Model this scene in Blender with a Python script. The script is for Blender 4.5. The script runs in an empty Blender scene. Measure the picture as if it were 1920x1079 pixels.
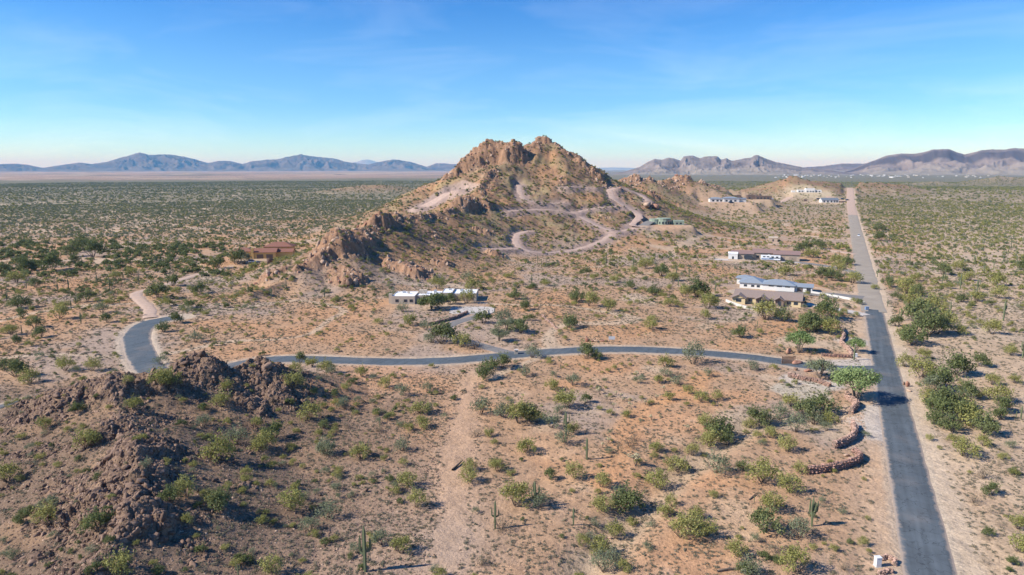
import bpy, math, random
import numpy as np
from mathutils import Vector, Matrix
R = math.radians
random.seed(7)
rng = np.random.default_rng(11)
scn = bpy.context.scene
# ------------------------------------------------------------------ camera
F = 1280.0                      # focal length in pixels of the 1920 wide photograph
CAMZ = 60.0
HAZE_D = 3.6e-5; HAZE_C = (.22, .56, 1.0)
PITCH = R(9.85)
cam_d = bpy.data.cameras.new('camera')
cam_d.sensor_width = 36.0
cam_d.lens = 36.0 * F / 1920.0
cam_d.clip_start = 1.0
cam_d.clip_end = 200000.0
cam = bpy.data.objects.new('camera', cam_d)
scn.collection.objects.link(cam)
cam.location = (0, 0, CAMZ)
cam.rotation_euler = (R(90) - PITCH, 0, 0)
scn.camera = cam
# ------------------------------------------------------------------ world and sun
SUN_EL, SUN_AZ = 37.0, 278.0 - 20.0   # azimuth clockwise from the view direction (+Y); 270 is straight left
world = bpy.data.worlds.new('World')
scn.world = world
world.use_nodes = True
wn, wl = world.node_tree.nodes, world.node_tree.links
wn.clear()
w_out = wn.new('ShaderNodeOutputWorld')
w_bg = wn.new('ShaderNodeBackground')
w_bg.inputs['Strength'].default_value = 0.132
sky = wn.new('ShaderNodeTexSky')
sky.sky_type = 'NISHITA'
sky.sun_disc = False
sky.sun_elevation = R(SUN_EL)
sky.sun_rotation = R(SUN_AZ)
sky.altitude = 600
sky.air_density = 1.0
sky.dust_density = 0.1
sky.ozone_density = 1.2
# faint cirrus streaks: part of the sky itself
tc = wn.new('ShaderNodeTexCoord')
mp = wn.new('ShaderNodeMapping'); mp.inputs['Scale'].default_value = (1.6, 3.0, 9.0)
mp.inputs['Rotation'].default_value = (0.0, R(14), R(8))
nz = wn.new('ShaderNodeTexNoise'); nz.inputs['Scale'].default_value = 1.7; nz.inputs['Detail'].default_value = 9; nz.inputs['Roughness'].default_value = 0.62; nz.inputs['Distortion'].default_value = 0.7
rp = wn.new('ShaderNodeMapRange'); rp.inputs[1].default_value = 0.47; rp.inputs[2].default_value = 0.78; rp.inputs[3].default_value = 0.0; rp.inputs[4].default_value = 0.15
wl.new(tc.outputs['Generated'], mp.inputs[0]); wl.new(mp.outputs[0], nz.inputs['Vector']); wl.new(nz.outputs['Fac'], rp.inputs[0])
sx = wn.new('ShaderNodeSeparateXYZ'); wl.new(tc.outputs['Generated'], sx.inputs[0])
el = wn.new('ShaderNodeMapRange'); el.inputs[1].default_value = 0.33; el.inputs[2].default_value = 0.03; el.inputs[3].default_value = 0.10; el.inputs[4].default_value = 1.0
wl.new(sx.outputs[2], el.inputs[0])
mu = wn.new('ShaderNodeMath'); mu.operation = 'MULTIPLY'; wl.new(rp.outputs[0], mu.inputs[0]); wl.new(el.outputs[0], mu.inputs[1])
mxw = wn.new('ShaderNodeMix'); mxw.data_type = 'RGBA'
wl.new(mu.outputs[0], mxw.inputs[0])
tr = wn.new('ShaderNodeValToRGB'); wl.new(sx.outputs[2], tr.inputs[0])
tr.color_ramp.interpolation = 'EASE'
tr.color_ramp.elements[0].position = 0.0; tr.color_ramp.elements[0].color = (.56, .82, 1.03, 1)
tr.color_ramp.elements[1].position = 0.30; tr.color_ramp.elements[1].color = (.085, .42, .88, 1)
e_ = tr.color_ramp.elements.new(.10); e_.color = (.33, .62, .96, 1)
tm = wn.new('ShaderNodeMix'); tm.data_type = 'RGBA'; tm.blend_type = 'MULTIPLY'; tm.inputs[0].default_value = 1.0
wl.new(sky.outputs[0], tm.inputs[6]); wl.new(tr.outputs[0], tm.inputs[7]); wl.new(tm.outputs[2], mxw.inputs[6])
mxw.inputs[7].default_value = (9.5, 9.8, 10.2, 1)
wl.new(mxw.outputs[2], w_bg.inputs['Color'])
wl.new(w_bg.outputs[0], w_out.inputs['Surface'])
sd = bpy.data.lights.new('sun', 'SUN'); sd.energy = 5.0; sd.angle = R(0.53); sd.color = (1.0, 0.95, 0.87)
sun = bpy.data.objects.new('sun', sd); scn.collection.objects.link(sun)
sv = Vector((math.sin(R(SUN_AZ)) * math.cos(R(SUN_EL)), math.cos(R(SUN_AZ)) * math.cos(R(SUN_EL)), math.sin(R(SUN_EL))))
sun.rotation_euler = sv.to_track_quat('Z', 'Y').to_euler()
scn.view_settings.view_transform = 'Standard'
scn.view_settings.look = 'None'
scn.view_settings.exposure = 0.5
scn.view_settings.gamma = 1.0
scn.view_settings.use_curve_mapping = False
scn.cycles.max_bounces = 5
scn.cycles.diffuse_bounces = 2
scn.cycles.glossy_bounces = 2
scn.cycles.transmission_bounces = 2
scn.cycles.transparent_max_bounces = 4
scn.cycles.volume_bounces = 0

# ------------------------------------------------------------------ helpers: projection
CP, SP = math.cos(PITCH), math.sin(PITCH)
def ray(px, py):
    u = (np.asarray(px, float) - 960.0) / F; v = (539.5 - np.asarray(py, float)) / F
    return u, CP + v * SP, -SP + v * CP
def P(px, py, Y):
    """world point at forward distance Y seen at a pixel"""
    dx, dy, dz = ray(px, py); k = Y / dy
    return (float(dx * k), float(Y), float(CAMZ + dz * k))
def G0(px, py, z=0.0):
    dx, dy, dz = ray(px, py); k = (z - CAMZ) / dz
    return (float(dx * k), float(dy * k))
def project(x, y, z):
    zz = z - CAMZ
    d = y * CP - zz * SP; up = y * SP + zz * CP
    return 960 + F * x / d, 539.5 - F * up / d, d

# ------------------------------------------------------------------ helpers: noise
def _hash(ix, iy, s):
    h = (ix.astype(np.int64) * 374761393 + iy.astype(np.int64) * 668265263 + s * 1442695041) & 0xFFFFFFFF
    h = ((h ^ (h >> 13)) * 1274126177) & 0xFFFFFFFF
    h = ((h ^ (h >> 16)) * 2246822519) & 0xFFFFFFFF
    return ((h ^ (h >> 15)) & 0xFFFFFF).astype(np.float32) / 16777215.0
def pn(x, y, s=0):
    """gradient noise, about -1..1"""
    x = np.asarray(x, np.float64); y = np.asarray(y, np.float64)
    ix = np.floor(x); iy = np.floor(y); fx = (x - ix).astype(np.float32); fy = (y - iy).astype(np.float32)
    u = fx * fx * fx * (fx * (fx * 6 - 15) + 10); v = fy * fy * fy * (fy * (fy * 6 - 15) + 10)
    def g(a, b):
        t = _hash(ix + a, iy + b, s) * 6.2831853
        return np.cos(t) * (fx - a) + np.sin(t) * (fy - b)
    n00, n10, n01, n11 = g(0, 0), g(1, 0), g(0, 1), g(1, 1)
    return ((n00 * (1 - u) + n10 * u) * (1 - v) + (n01 * (1 - u) + n11 * u) * v) * 1.5
def fbm(x, y, o=4, s=0, gain=0.5):
    a = 1.0; t = 0; n = 0
    for i in range(o):
        t = t + a * pn(x * 2 ** i, y * 2 ** i, s + i * 17); n += a; a *= gain
    return t / n
def ridged(x, y, o=4, s=0, gain=0.5):
    a = 1.0; t = 0; n = 0
    for i in range(o):
        t = t + a * (1 - np.abs(pn(x * 2 ** i, y * 2 ** i, s + i * 13)) * 1.6); n += a; a *= gain
    return t / n
def cells(x, y, s=0):
    """nearest-cell noise: (random value of the cell, distance, local offsets)"""
    ix = np.floor(x); iy = np.floor(y)
    best = np.full(x.shape, 9.0, np.float32); val = np.zeros(x.shape, np.float32)
    ox = np.zeros(x.shape, np.float32); oy = np.zeros(x.shape, np.float32)
    for a in (-1, 0, 1):
        for b in (-1, 0, 1):
            cx = ix + a; cy = iy + b
            dx = (cx + _hash(cx, cy, s) - x).astype(np.float32); dy = (cy + _hash(cx, cy, s + 5) - y).astype(np.float32)
            d = dx * dx + dy * dy; m = d < best
            best = np.where(m, d, best); val = np.where(m, _hash(cx, cy, s + 9), val)
            ox = np.where(m, dx, ox); oy = np.where(m, dy, oy)
    return val, np.sqrt(best), ox, oy
def sst(a, b, x):
    t = np.clip((x - a) / (b - a), 0, 1); return t * t * (3 - 2 * t)
def lerp(a, b, t): return a + (b - a) * t

# ------------------------------------------------------------------ terrain shape
def ridge_line(pts, k, p, x, y, ksc=1.0):
    """a crest line: height falls off with distance from it"""
    W = [P(*q) for q in pts]
    out = np.zeros(x.shape, np.float32); dist = np.full(x.shape, 1e6, np.float32)
    for (a, b) in zip(W[:-1], W[1:]):
        ex, ey = b[0] - a[0], b[1] - a[1]; L = ex * ex + ey * ey
        zm = max(a[2], b[2], 1.0); rad = k * zm + 30
        mk = (x > min(a[0], b[0]) - rad) & (x < max(a[0], b[0]) + rad) & (y > min(a[1], b[1]) - rad) & (y < max(a[1], b[1]) + rad)
        if not mk.any(): continue
        xx = x[mk]; yy = y[mk]
        t = np.clip(((xx - a[0]) * ex + (yy - a[1]) * ey) / L, 0, 1)
        d = np.hypot(xx - a[0] - t * ex, yy - a[1] - t * ey)
        zc = np.maximum((a[2] + (b[2] - a[2]) * t) * ksc - 0.5, 0.5)
        h = zc * np.maximum(0, 1 - d / (k * zc)) ** p
        out[mk] = np.maximum(out[mk], h); dist[mk] = np.minimum(dist[mk], d)
    return out, dist
HILLS = {
 'main': ([(800,372,655),(835,342,660),(872,306,672),(912,290,684),(955,290,690),(990,279,700),(1006,281,704),(1018,274,706),(1034,279,704),(1062,298,694),(1100,329,676),(1145,356,655),(1185,374,640),(1216,386,628)], 2.75, 1.42),
 'spur': ([(1006,281,704),(930,330,640),(880,372,560),(850,385,530),(800,398,492),(752,398,466),(705,408,432),(665,428,402),(628,448,378),(596,478,362),(550,500,346),(500,530,330),(452,548,312)], 2.9, 1.35),
 'front': ([(-60,800,142),(40,752,150),(120,728,150),(200,705,152),(280,697,156),(372,672,164),(430,682,166),(470,678,169),(505,676,172),(550,702,170),(590,735,165)], 3.0, 1.3),
 'foot': ([(170,745,146),(235,800,127),(262,860,112),(245,930,100),(210,1010,90),(150,1120,78)], 3.7, 1.25),
 'far1': ([(1150,345,980),(1176,331,1000),(1200,328,1003),(1232,338,1010),(1262,336,1045),(1282,328,1050),(1312,340,1060),(1362,353,1085),(1425,364,1120)], 2.8, 1.4),
 'far2': ([(1425,362,1330),(1460,346,1350),(1486,339,1355),(1520,348,1375),(1562,354,1400),(1640,352,1430),(1700,358,1460)], 4.5, 1.3),
 'far3': ([(1560,352,2300),(1700,344,2500),(1800,337,2600),(1900,328,2650),(2000,330,2600),(2150,330,2500)], 6.0, 1.3),
 'mound': ([(640,352,1750),(700,346,1800),(760,350,1850)], 9.0, 1.3),
}
# crags: px, py, forward distance of the foot, radii, height, turn
CRAGS = [
 (925,297,676,34,13,22,.05),(955,300,670,18,12,20,.0),(890,310,668,18,12,13,.3),(1017,268,706,10,8,5,0),(868,322,668,12,10,7,.4),
 (845,345,655,9,8,6,.2),(1095,322,675,12,6,4,-.5),(1120,335,662,10,5,4,-.5),(1062,292,690,10,6,4,-.6),(1148,350,650,9,6,4,0),
 (866,372,545,15,10,9,.3),(835,385,520,9,7,4,0),(905,392,560,11,7,5,0),(700,418,430,14,11,10,.2),(640,447,378,13,12,11,0),(668,432,395,12,9,7,.4),(735,405,455,10,7,5,0),
 (775,492,372,14,9,6,-.5),(745,478,376,10,7,4,-.3),(655,528,342,9,7,6,0),(642,512,350,8,6,4,0),(512,497,352,9,5,5,.8),(600,470,365,7,7,4,0),(830,478,400,8,5,3,0),(930,462,455,8,6,4,0),(905,425,500,7,5,3,0),
 (372,676,164,9,6,5.5,0),(345,690,160,7,5,3,0),(300,700,157,6,5,3.2,0),(425,695,163,6,4,3.2,0),(500,694,170,8,5,5,-.2),(520,715,163,6,4,3,-.4),(215,708,152,8,5,4,0),
 (120,738,150,9,5,3.8,.2),(75,760,147,6,4,3,.2),(270,830,122,7,6,4.2,.5),(240,880,110,8,5,3.2,.4),(255,960,98,6,5,4.4,.2),(200,930,101,5,4,2.6,.3),(150,905,104,6,3.5,2.2,.4),(180,790,131,5,4,2.2,0),(470,735,157,5,3,2.4,-.4),(228,925,102,5,6,2.8,0),(285,800,126,4,5,3,0),
 (1190,333,1000,16,10,8,0),(1218,340,1005,8,8,9,0),(1283,333,1050,14,10,6,0),(1318,342,1055,8,8,8,0),(1262,342,1042,10,8,5,0),(1205,385,690,9,6,4,0),(1225,388,680,8,6,6,0),(1486,343,1352,14,9,6,0),
]
def height0(x, y):
    """natural ground height and how rocky it is"""
    r = np.hypot(x, y)
    wx = x + 7 * pn(x / 60, y / 60, 3) * sst(80, 200, r) + 2.5 * pn(x / 15, y / 15, 4); wy = y + 7 * pn(x / 60, y / 60, 5) * sst(80, 200, r) + 2.5 * pn(x / 15, y / 15, 6)
    nearf = 1 - sst(2500, 6000, r)
    z = (1.1 * fbm(x / 110, y / 110, 3, 21) + 0.22 * fbm(x / 14, y / 14, 3, 22)) * nearf
    z = z + 13 * np.exp(-((y - 1560) / 420.0) ** 2) * sst(250, 650, x) * (y < 9000)
    z = z + 5 * fbm(x / 500, y / 500, 2, 33) * sst(1200, 2200, r) * nearf
    # dry washes
    hs = []; dmin = np.full(x.shape, 1e6, np.float32)
    rock = np.zeros(x.shape, np.float32)
    for nm, (pts, k, p) in HILLS.items():
        h, d = ridge_line(pts, k, p, wx, wy, {'main': .95, 'spur': .93, 'front': .93, 'foot': .86}.get(nm, 1.0))
        hs.append(h)
        if nm in ('main', 'spur'): rock = np.maximum(rock, (1 - sst(3, 15, d)) * (h > 8) * .9)
        if nm in ('front', 'foot'): rock = np.maximum(rock, (1 - sst(1, 7, d)) * .6)
        if nm in ('far1',): rock = np.maximum(rock, (1 - sst(6, 40, d)) * 0.8)
        if nm in ('far2', 'far3'): rock = np.maximum(rock, (1 - sst(4, 20, d)) * 0.4)
    hill = np.zeros(x.shape, np.float32)
    for h in hs: hill = hill + h.astype(np.float32) ** 4
    hill = hill ** 0.25
    s = np.clip(hill / 12, 0, 1)
    gul = ridged(wx / 42, wy / 42, 4, 41) - 0.55
    hill = hill + s * gul * np.clip(hill, 0, 60) * 0.11
    z = z + hill
    rn = fbm(x / 24, y / 24, 3, 51)
    rock = rock * sst(-0.25, 0.25, rn + 0.12)
    rock = np.maximum(rock, s * sst(0.30, 0.5, fbm(x / 30, y / 19, 3, 52)) * 0.7)
    nl = sst(.8, 3.5, hill) * (y < 200) * (x < 5)
    rock = np.maximum(rock, nl * sst(-.05, .35, fbm(x / 9, y / 7, 3, 53)) * .62)
    # crags: steep-sided outcrops
    crag = np.zeros(x.shape, np.float32)
    for (px, py, Y, rx, ry, hh, tn) in CRAGS:
        c = P(px, py, Y); m = (np.abs(x - c[0]) < 2 * max(rx, ry)) & (np.abs(y - c[1]) < 2 * max(rx, ry))
        if not m.any(): continue
        xx, yy = x[m] - c[0], y[m] - c[1]
        a = xx * math.cos(tn) + yy * math.sin(tn); b = -xx * math.sin(tn) + yy * math.cos(tn)
        sc = max(rx, ry)
        d = np.hypot(a / rx, b / ry) + 0.38 * fbm(x[m] / (sc * .5), y[m] / (sc * .5), 4, int(px) % 97)
        v = hh * (.62 if c[1] > 250 else (.55 if c[1] < 135 else .42)) * ((1 - sst(0.62, 1.0, d)) * 0.62 + (1 - sst(0.1, 1.25, d)) * 0.38)
        crag[m] = np.maximum(crag[m], v); rock[m] = np.maximum(rock[m], (1 - sst(0.85, 1.35, d)))
    z = z + crag
    # blocky rock relief
    m = (rock > 0.02) & (r < 1500)
    if m.any():
        xx, yy, rk = x[m], y[m], rock[m]
        rr = r[m]; sc = 1 + rr / 350
        v1, d1, ox, oy = cells(xx / 4.2 + 0.3 * pn(xx / 3, yy / 3, 61), yy / 3.3, 62)
        v2, d2, ox2, oy2 = cells(xx / 1.7, yy / 1.5 + 0.3 * pn(xx / 2, yy / 2, 64), 63)
        q = (v1 - 0.45) * 2.1 + (v2 - .5) * 0.9 - d1 * 0.8 + ox * (v2 - .5) * 1.6 + 0.35 * pn(xx / .9, yy / .9, 66)
        big = ridged(xx / 17, yy / 13, 3, 65) - 0.5
        z[m] += rk * (q * (0.5 + 0.0008 * rr) + big * np.where(rr > 300, 2.4, 0.9))
    # stony roughness on slopes
    m = (s > 0.05) & (r < 900)
    z[m] += s[m] * 0.28 * pn(x[m] / 1.6, y[m] / 1.6, 71) + s[m] * 0.5 * pn(x[m] / 6, y[m] / 6, 72)
    return z, np.clip(rock, 0, 1), hill

rr_ = np.concatenate([np.geomspace(4, 68, 14)[:-1], np.geomspace(68, 260, 270)[:-1], np.geomspace(260, 900, 400)[:-1], np.geomspace(900, 3000, 125)[:-1], np.geomspace(3000, 75000, 45)])
aa_ = np.concatenate([np.linspace(-180, -42, 56)[:-1], np.linspace(-42, 42, 930), np.linspace(42, 180, 56)[1:]])
NR, NA = len(rr_), len(aa_)
RRg, AAg = np.meshgrid(rr_, np.radians(aa_), indexing='ij')
XG = RRg * np.sin(AAg); YG = RRg * np.cos(AAg)
HG, ROCK, HILLG = height0(XG, YG)
LR = np.log(rr_)
class Field:
    def __init__(s, a): s.a = a
    def __call__(s, x, y):
        x = np.asarray(x, float); y = np.asarray(y, float)
        r = np.log(np.clip(np.hypot(x, y), rr_[0], rr_[-1] * .999)); a = np.degrees(np.arctan2(x, y))
        i = np.clip(np.searchsorted(LR, r) - 1, 0, NR - 2); j = np.clip(np.searchsorted(aa_, a) - 1, 0, NA - 2)
        rl = np.exp(r); u = (rl - rr_[i]) / (rr_[i + 1] - rr_[i]); v = (a - aa_[j]) / (aa_[j + 1] - aa_[j])
        A = s.a
        return (A[i, j] * (1 - u) + A[i + 1, j] * u) * (1 - v) + (A[i, j + 1] * (1 - u) + A[i + 1, j + 1] * u) * v
def hit(px, py, zoff=0.0):
    """where the line of sight through a pixel meets the ground"""
    dx, dy, dz = ray(px, py); a = math.degrees(math.atan2(dx, dy)); t = dz / math.hypot(dx, dy)
    j = int(np.clip(np.searchsorted(aa_, a) - 1, 0, NA - 2)); v = (a - aa_[j]) / (aa_[j + 1] - aa_[j])
    col = HG[:, j] * (1 - v) + HG[:, j + 1] * v + zoff
    f = CAMZ + t * rr_ - col
    k = np.nonzero(f[10:] < 0)[0]
    if len(k) == 0: return G0(px, py)
    k = k[0] + 10; u = f[k - 1] / (f[k - 1] - f[k]); r = rr_[k - 1] + u * (rr_[k] - rr_[k - 1])
    return (r * math.sin(math.radians(a)), r * math.cos(math.radians(a)))

def densify(pts, step=3.0):
    """smooth curve through points, resampled evenly"""
    pts = np.array(pts, float); n = len(pts)
    ext = np.vstack([2 * pts[0] - pts[1], pts, 2 * pts[-1] - pts[-2]])
    out = []
    for i in range(n - 1):
        p0, p1, p2, p3 = ext[i], ext[i + 1], ext[i + 2], ext[i + 3]
        m = max(2, int(np.linalg.norm(p2 - p1) / step * 1.5))
        for t in np.linspace(0, 1, m, endpoint=False):
            out.append(0.5 * ((2 * p1) + (-p0 + p2) * t + (2 * p0 - 5 * p1 + 4 * p2 - p3) * t * t + (-p0 + 3 * p1 - 3 * p2 + p3) * t ** 3))
    out.append(pts[-1]); out = np.array(out)
    seg = np.r_[0, np.cumsum(np.hypot(*np.diff(out, axis=0).T))]
    s = np.linspace(0, seg[-1], max(3, int(seg[-1] / step)))
    return np.c_[np.interp(s, seg, out[:, 0]), np.interp(s, seg, out[:, 1])]
def near_line(L, x, y, reach):
    """distance to a polyline and position along it, for points within reach"""
    best = np.full(x.shape, 1e6, np.float32); idx = np.zeros(x.shape, np.float32)
    m = (x > L[:, 0].min() - reach) & (x < L[:, 0].max() + reach) & (y > L[:, 1].min() - reach) & (y < L[:, 1].max() + reach)
    ii = np.nonzero(m.ravel())[0]
    if len(ii) == 0: return best, idx
    X = x.ravel()[ii]; Y = y.ravel()[ii]; b = np.full(len(ii), 1e6); q = np.zeros(len(ii))
    for k in range(len(L) - 1):
        a = L[k]; e = L[k + 1] - a; LL = e @ e
        mm = (np.abs(X - a[0]) < reach + LL ** .5) & (np.abs(Y - a[1]) < reach + LL ** .5)
        if not mm.any(): continue
        xs, ys = X[mm], Y[mm]
        t = np.clip(((xs - a[0]) * e[0] + (ys - a[1]) * e[1]) / LL, 0, 1)
        d = np.hypot(xs - a[0] - t * e[0], ys - a[1] - t * e[1])
        w = d < b[mm]; bi = b[mm]; qi = q[mm]; bi[w] = d[w]; qi[w] = (k + t)[w]; b[mm] = bi; q[mm] = qi
    best.ravel()[ii] = b; idx.ravel()[ii] = q
    return best, idx
h_nat = Field(HG.copy())
CLEAR = np.zeros(HG.shape, np.float32)      # where nothing grows
PALE = np.zeros(HG.shape, np.float32)       # graded pale gravel
ROADS = {}
def road(name, xy, width, smooth=9, shoulder=2.0, zfix=None, bank=3.0, carve=True, step=3.0):
    global HG
    L = densify(xy, step)
    z = h_nat(L[:, 0], L[:, 1]) if zfix is None else np.full(len(L), float(zfix))
    if smooth > 1 and zfix is None:
        k = np.hanning(smooth * 2 + 3)[1:-1]; k /= k.sum(); z = np.convolve(np.pad(z, (len(k) // 2, len(k) // 2), 'edge'), k, 'valid')[:len(L)]
    if name != 'main' and 'main' in ROADS:      # junctions meet the straight road level
        L0, z0, w0 = ROADS['main']; dd, qq = near_line(L0, L[:, 0], L[:, 1], 60); z = lerp(np.interp(qq, np.arange(len(L0)), z0), z, sst(4, 34, dd))
    ROADS[name] = (L, z, width)
    d, q = near_line(L, XG, YG, width / 2 + shoulder + bank + 14)
    m = d < 1e5
    zr = np.interp(q[m], np.arange(len(L)), z); r = np.hypot(XG[m], YG[m])
    mg = 0.35 + 0.0022 * r; drop = (0.035 + 0.00032 * r) if not name.startswith('hill') else 0.13
    core = 1 - sst(width / 2 + mg * .6, width / 2 + mg * 1.6, d[m])
    bl = 1 - sst(width / 2 + shoulder, width / 2 + shoulder + bank + 0.004 * r, d[m])
    h = lerp(HG[m], zr, bl) - core * drop * (1 if carve else 0)
    HG[m] = h
    CLEAR[m] = np.maximum(CLEAR[m], 1 - sst(width / 2 + shoulder * .6, width / 2 + shoulder + 1.2, d[m]))
    ROCK[m] *= sst(width / 2 + shoulder, width / 2 + shoulder + 3, d[m])
    return L, z
# ------------------------------------------------------------------ roads, tracks and pads
def gp(pts): return [G0(*p) for p in pts]
def hp(pts): return [hit(*p) for p in pts]
a_ = np.array(G0(1745, 1079)); b_ = np.array(G0(1606.5, 440)); dr_ = (b_ - a_) / np.linalg.norm(b_ - a_)
RD = dr_                                               # heading of the long straight road
def along(s, off=0.0):                                 # point on the straight road, s metres past the frame's lower edge
    return (a_[0] + RD[0] * s + RD[1] * off, a_[1] + RD[1] * s - RD[0] * off)
s_as = np.dot(np.array(G0(1641, 583)) - a_, RD)
s_gr = np.dot(np.array(G0(1601, 404)) - a_, RD)
MAIN = [along(s) for s in np.linspace(-160, 1640, 61)]
Lm, Zm = road('main', MAIN, 6.5, smooth=44, shoulder=3.4, bank=5, step=5)
SIDE = gp([(-260,812),(-120,790),(0,772),(60,758),(140,742),(240,728),(330,712),(420,690),(500,675),(580,672.5),(660,675),(760,677),(860,674),(960,666),(1050,659.5),(1150,656.5),(1250,659),(1350,665),(1430,673),(1500,684),(1560,691),(1610,693),(1652,693)])
road('side', SIDE, 7.2, smooth=9, shoulder=1.8, bank=4)
CUL = gp([(330,712),(292,700),(268,672),(257,645),(258,624),(276,608),(305,600),(336,595)])
road('cul', CUL, 8.0, smooth=9, shoulder=1.6, bank=3)
DRIVE_W = gp([(968,664),(930,655),(890,643),(855,632),(832,622),(838,612),(865,601),(893,594),(912,583)])
road('drive_w', DRIVE_W, 4.0, smooth=9, shoulder=1.0, bank=3)
for nm, pts, w, sm in [
    ('trk_l', [(283,596),(279,577),(262,561),(255,552),(270,545),(300,539),(345,523),(400,508),(432,501)], 4.2, 9),
    ('hill_a', [(1216,428),(1186,424),(1199,408),(1188,396),(1166,384),(1150,371),(1143,358),(1152,350)], 5.0, 7),
    ('hill_b', [(1186,427),(1150,436),(1122,455),(1085,467),(1045,473),(1005,474),(978,466),(967,452),(972,438),(990,433)], 4.0, 7),
    ('hill_c', [(1150,436),(1126,428),(1105,415),(1083,402),(1062,397),(1030,393),(985,394),(950,397)], 4.7, 7),
    ('hill_d', [(1083,402),(1102,392),(1130,388),(1158,386)], 3.2, 5),
    ('hill_e', [(1152,350),(1175,354),(1200,366),(1216,381)], 3.6, 5),
    ('hill_f', [(972,344),(975,360),(984,376),(1012,380),(1052,380)], 3.6, 5),
    ('hill_g', [(908,466),(930,467),(962,466)], 5.0, 5),
    ('hill_h', [(793,391),(812,380),(832,366),(852,357),(872,356)], 13.0, 5),
    ('hill_i', [(1060,351),(1085,351),(1108,353)], 5.0, 3),
    ('trk_r', [(1206,429),(1250,432),(1300,438),(1350,445),(1400,451),(1460,455)], 4.0, 9),
    ('trk_m', [(1440,458),(1500,462),(1560,470),(1606,478)], 4.5, 9),
    ('trk_v', [(1320,383),(1400,378),(1480,371),(1540,366),(1585,378)], 10.0, 9)]:
    road(nm, hp(pts), w, smooth=sm, shoulder=0.8, bank=3.5)
DR_C = [hit(1398,552), hit(1470,552), hit(1520,556), hit(1570,560), tuple(Lm[np.argmin(np.abs(Lm[:,1] - hit(1620,566)[1]))])]
DR_C = [hit(1392,548), hit(1450,551), hit(1510,548), hit(1570,554), hit(1618,560)]
road('drive_c', DR_C, 12.0, smooth=14, shoulder=1.2, bank=4)
DR_B = [hit(1506,569), hit(1545,575), hit(1590,583), hit(1626,592)]
road('drive_b', DR_B, 4.6, smooth=10, shoulder=1.2, bank=3)
DR_D = [hit(1470,489), hit(1530,496), hit(1580,505), hit(1612,515)]
road('drive_d', DR_D, 5, smooth=10, shoulder=1.2, bank=3)
road('drive_f', [hit(1200,430), hit(1212,420), hit(1224,414)], 7, smooth=3, shoulder=1, bank=2)
road('main', MAIN, 6.5, smooth=44, shoulder=3.4, bank=5, step=5)
PADS = {}
def pad(name, px, py, rx, ry, rot=0.0, fade=6.0, clear=True, dz=0.0):
    x0, y0 = hit(px, py) if not isinstance(px, tuple) else px
    xx = XG - x0; yy = YG - y0; m = (np.abs(xx) < 3 * max(rx, ry) + fade) & (np.abs(yy) < 3 * max(rx, ry) + fade)
    a = xx[m] * math.cos(rot) + yy[m] * math.sin(rot); b = -xx[m] * math.sin(rot) + yy[m] * math.cos(rot)
    dd = np.hypot(np.maximum(np.abs(a) - rx, 0), np.maximum(np.abs(b) - ry, 0))
    z = float(Field(HG)(x0, y0)) + dz
    HG[m] = lerp(HG[m], z, 1 - sst(0, fade, dd))
    if clear: CLEAR[m] = np.maximum(CLEAR[m], 1 - sst(0.5, 2.5, dd))
    ROCK[m] *= sst(0, fade, dd)
    PADS[name] = (x0, y0, z)
    return x0, y0, z
ROT_R = -math.atan2(RD[0], RD[1])            # houses line up with the straight road
def ground(x, y): return float(Field(HG)(x, y))
pad('A', 815, 566, 22, 10, 0.05, 8)
pad('B', 1440, 568, 17, 12, 0.0, 6)
pad('C', 1455, 541, 24, 11, 0.0, 6)
pad('D', 1432, 487, 28, 13, 0.0, 8)
pad('E', 486, 491, 24, 16, 0.0, 10, dz=2.6)
pad('F', 1246, 421, 20, 13, 0.0, 8)
pad('G', 1362, 379, 34, 18, 0.0, 14)
pad('G2', 1408, 374, 26, 14, 0.0, 12)
pad('H', 1515, 361, 34, 18, 0.0, 16)
pad('I', 1554, 380, 24, 16, 0.0, 12)
# natural dry wash through the lower right, and the worn clearing in the lower middle
def groove(pts, width, depth):
    L = densify(gp(pts), 4); d, q = near_line(L, XG, YG, width * 2)
    m = d < 1e5; HG[m] -= depth * (1 - sst(0, width, d[m])); return d
WASH = groove([(1060,1120),(1150,1010),(1215,930),(1290,868),(1370,815),(1430,790),(1520,792),(1560,770)], 7, 1.5)
CLR = near_line(densify(gp([(838,1130),(845,1040),(850,960),(848,900),(858,830),(872,770),(886,700)]), 4), XG, YG, 30)[0]
TRK2 = near_line(densify(gp([(1130,905),(1160,850),(1180,800),(1215,765),(1290,730),(1330,700)]), 4), XG, YG, 12)[0]
H = Field(HG)
# ------------------------------------------------------------------ ground colour (what the earth itself is)
def C3(*a): return np.array(a, np.float32)
XS, YS = XG, YG
rad = np.hypot(XG, YG)
n1 = fbm(XG / 55, YG / 55, 4, 81); n2 = fbm(XG / 17, YG / 17, 4, 82); n3 = fbm(XG / 5, YG / 5, 3, 83); n4 = fbm(XG / 260, YG / 260, 3, 84)
col = np.zeros(XG.shape + (3,), np.float32) + C3(.425, .272, .178)
def mixc(c, f):
    global col
    f = np.clip(f, 0, 1)[..., None]; col = col * (1 - f) + C3(*c) * f
mixc((.500, .262, .135), sst(0.02, .42, n1 + .35 * n2) * .55 * (XG < 60 + .45 * YG))
mixc((.365, .275, .228), sst(0.0, .30, -n1 + .4 * n2) * .85)
mixc((.520, .400, .290), sst(.12, .4, n2) * .5 * sst(-40, 60, XG))
mixc((.50, .385, .285), sst(.55, .66, XG / np.maximum(YG, 1)) * .65)            # paler sand right of the road
hill_s = np.clip(HILLG / 14, 0, 1)
mixc((.240, .150, .098), hill_s * .84)
mixc((.420, .235, .135), hill_s * sst(.0, .4, n1) * .7)
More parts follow.
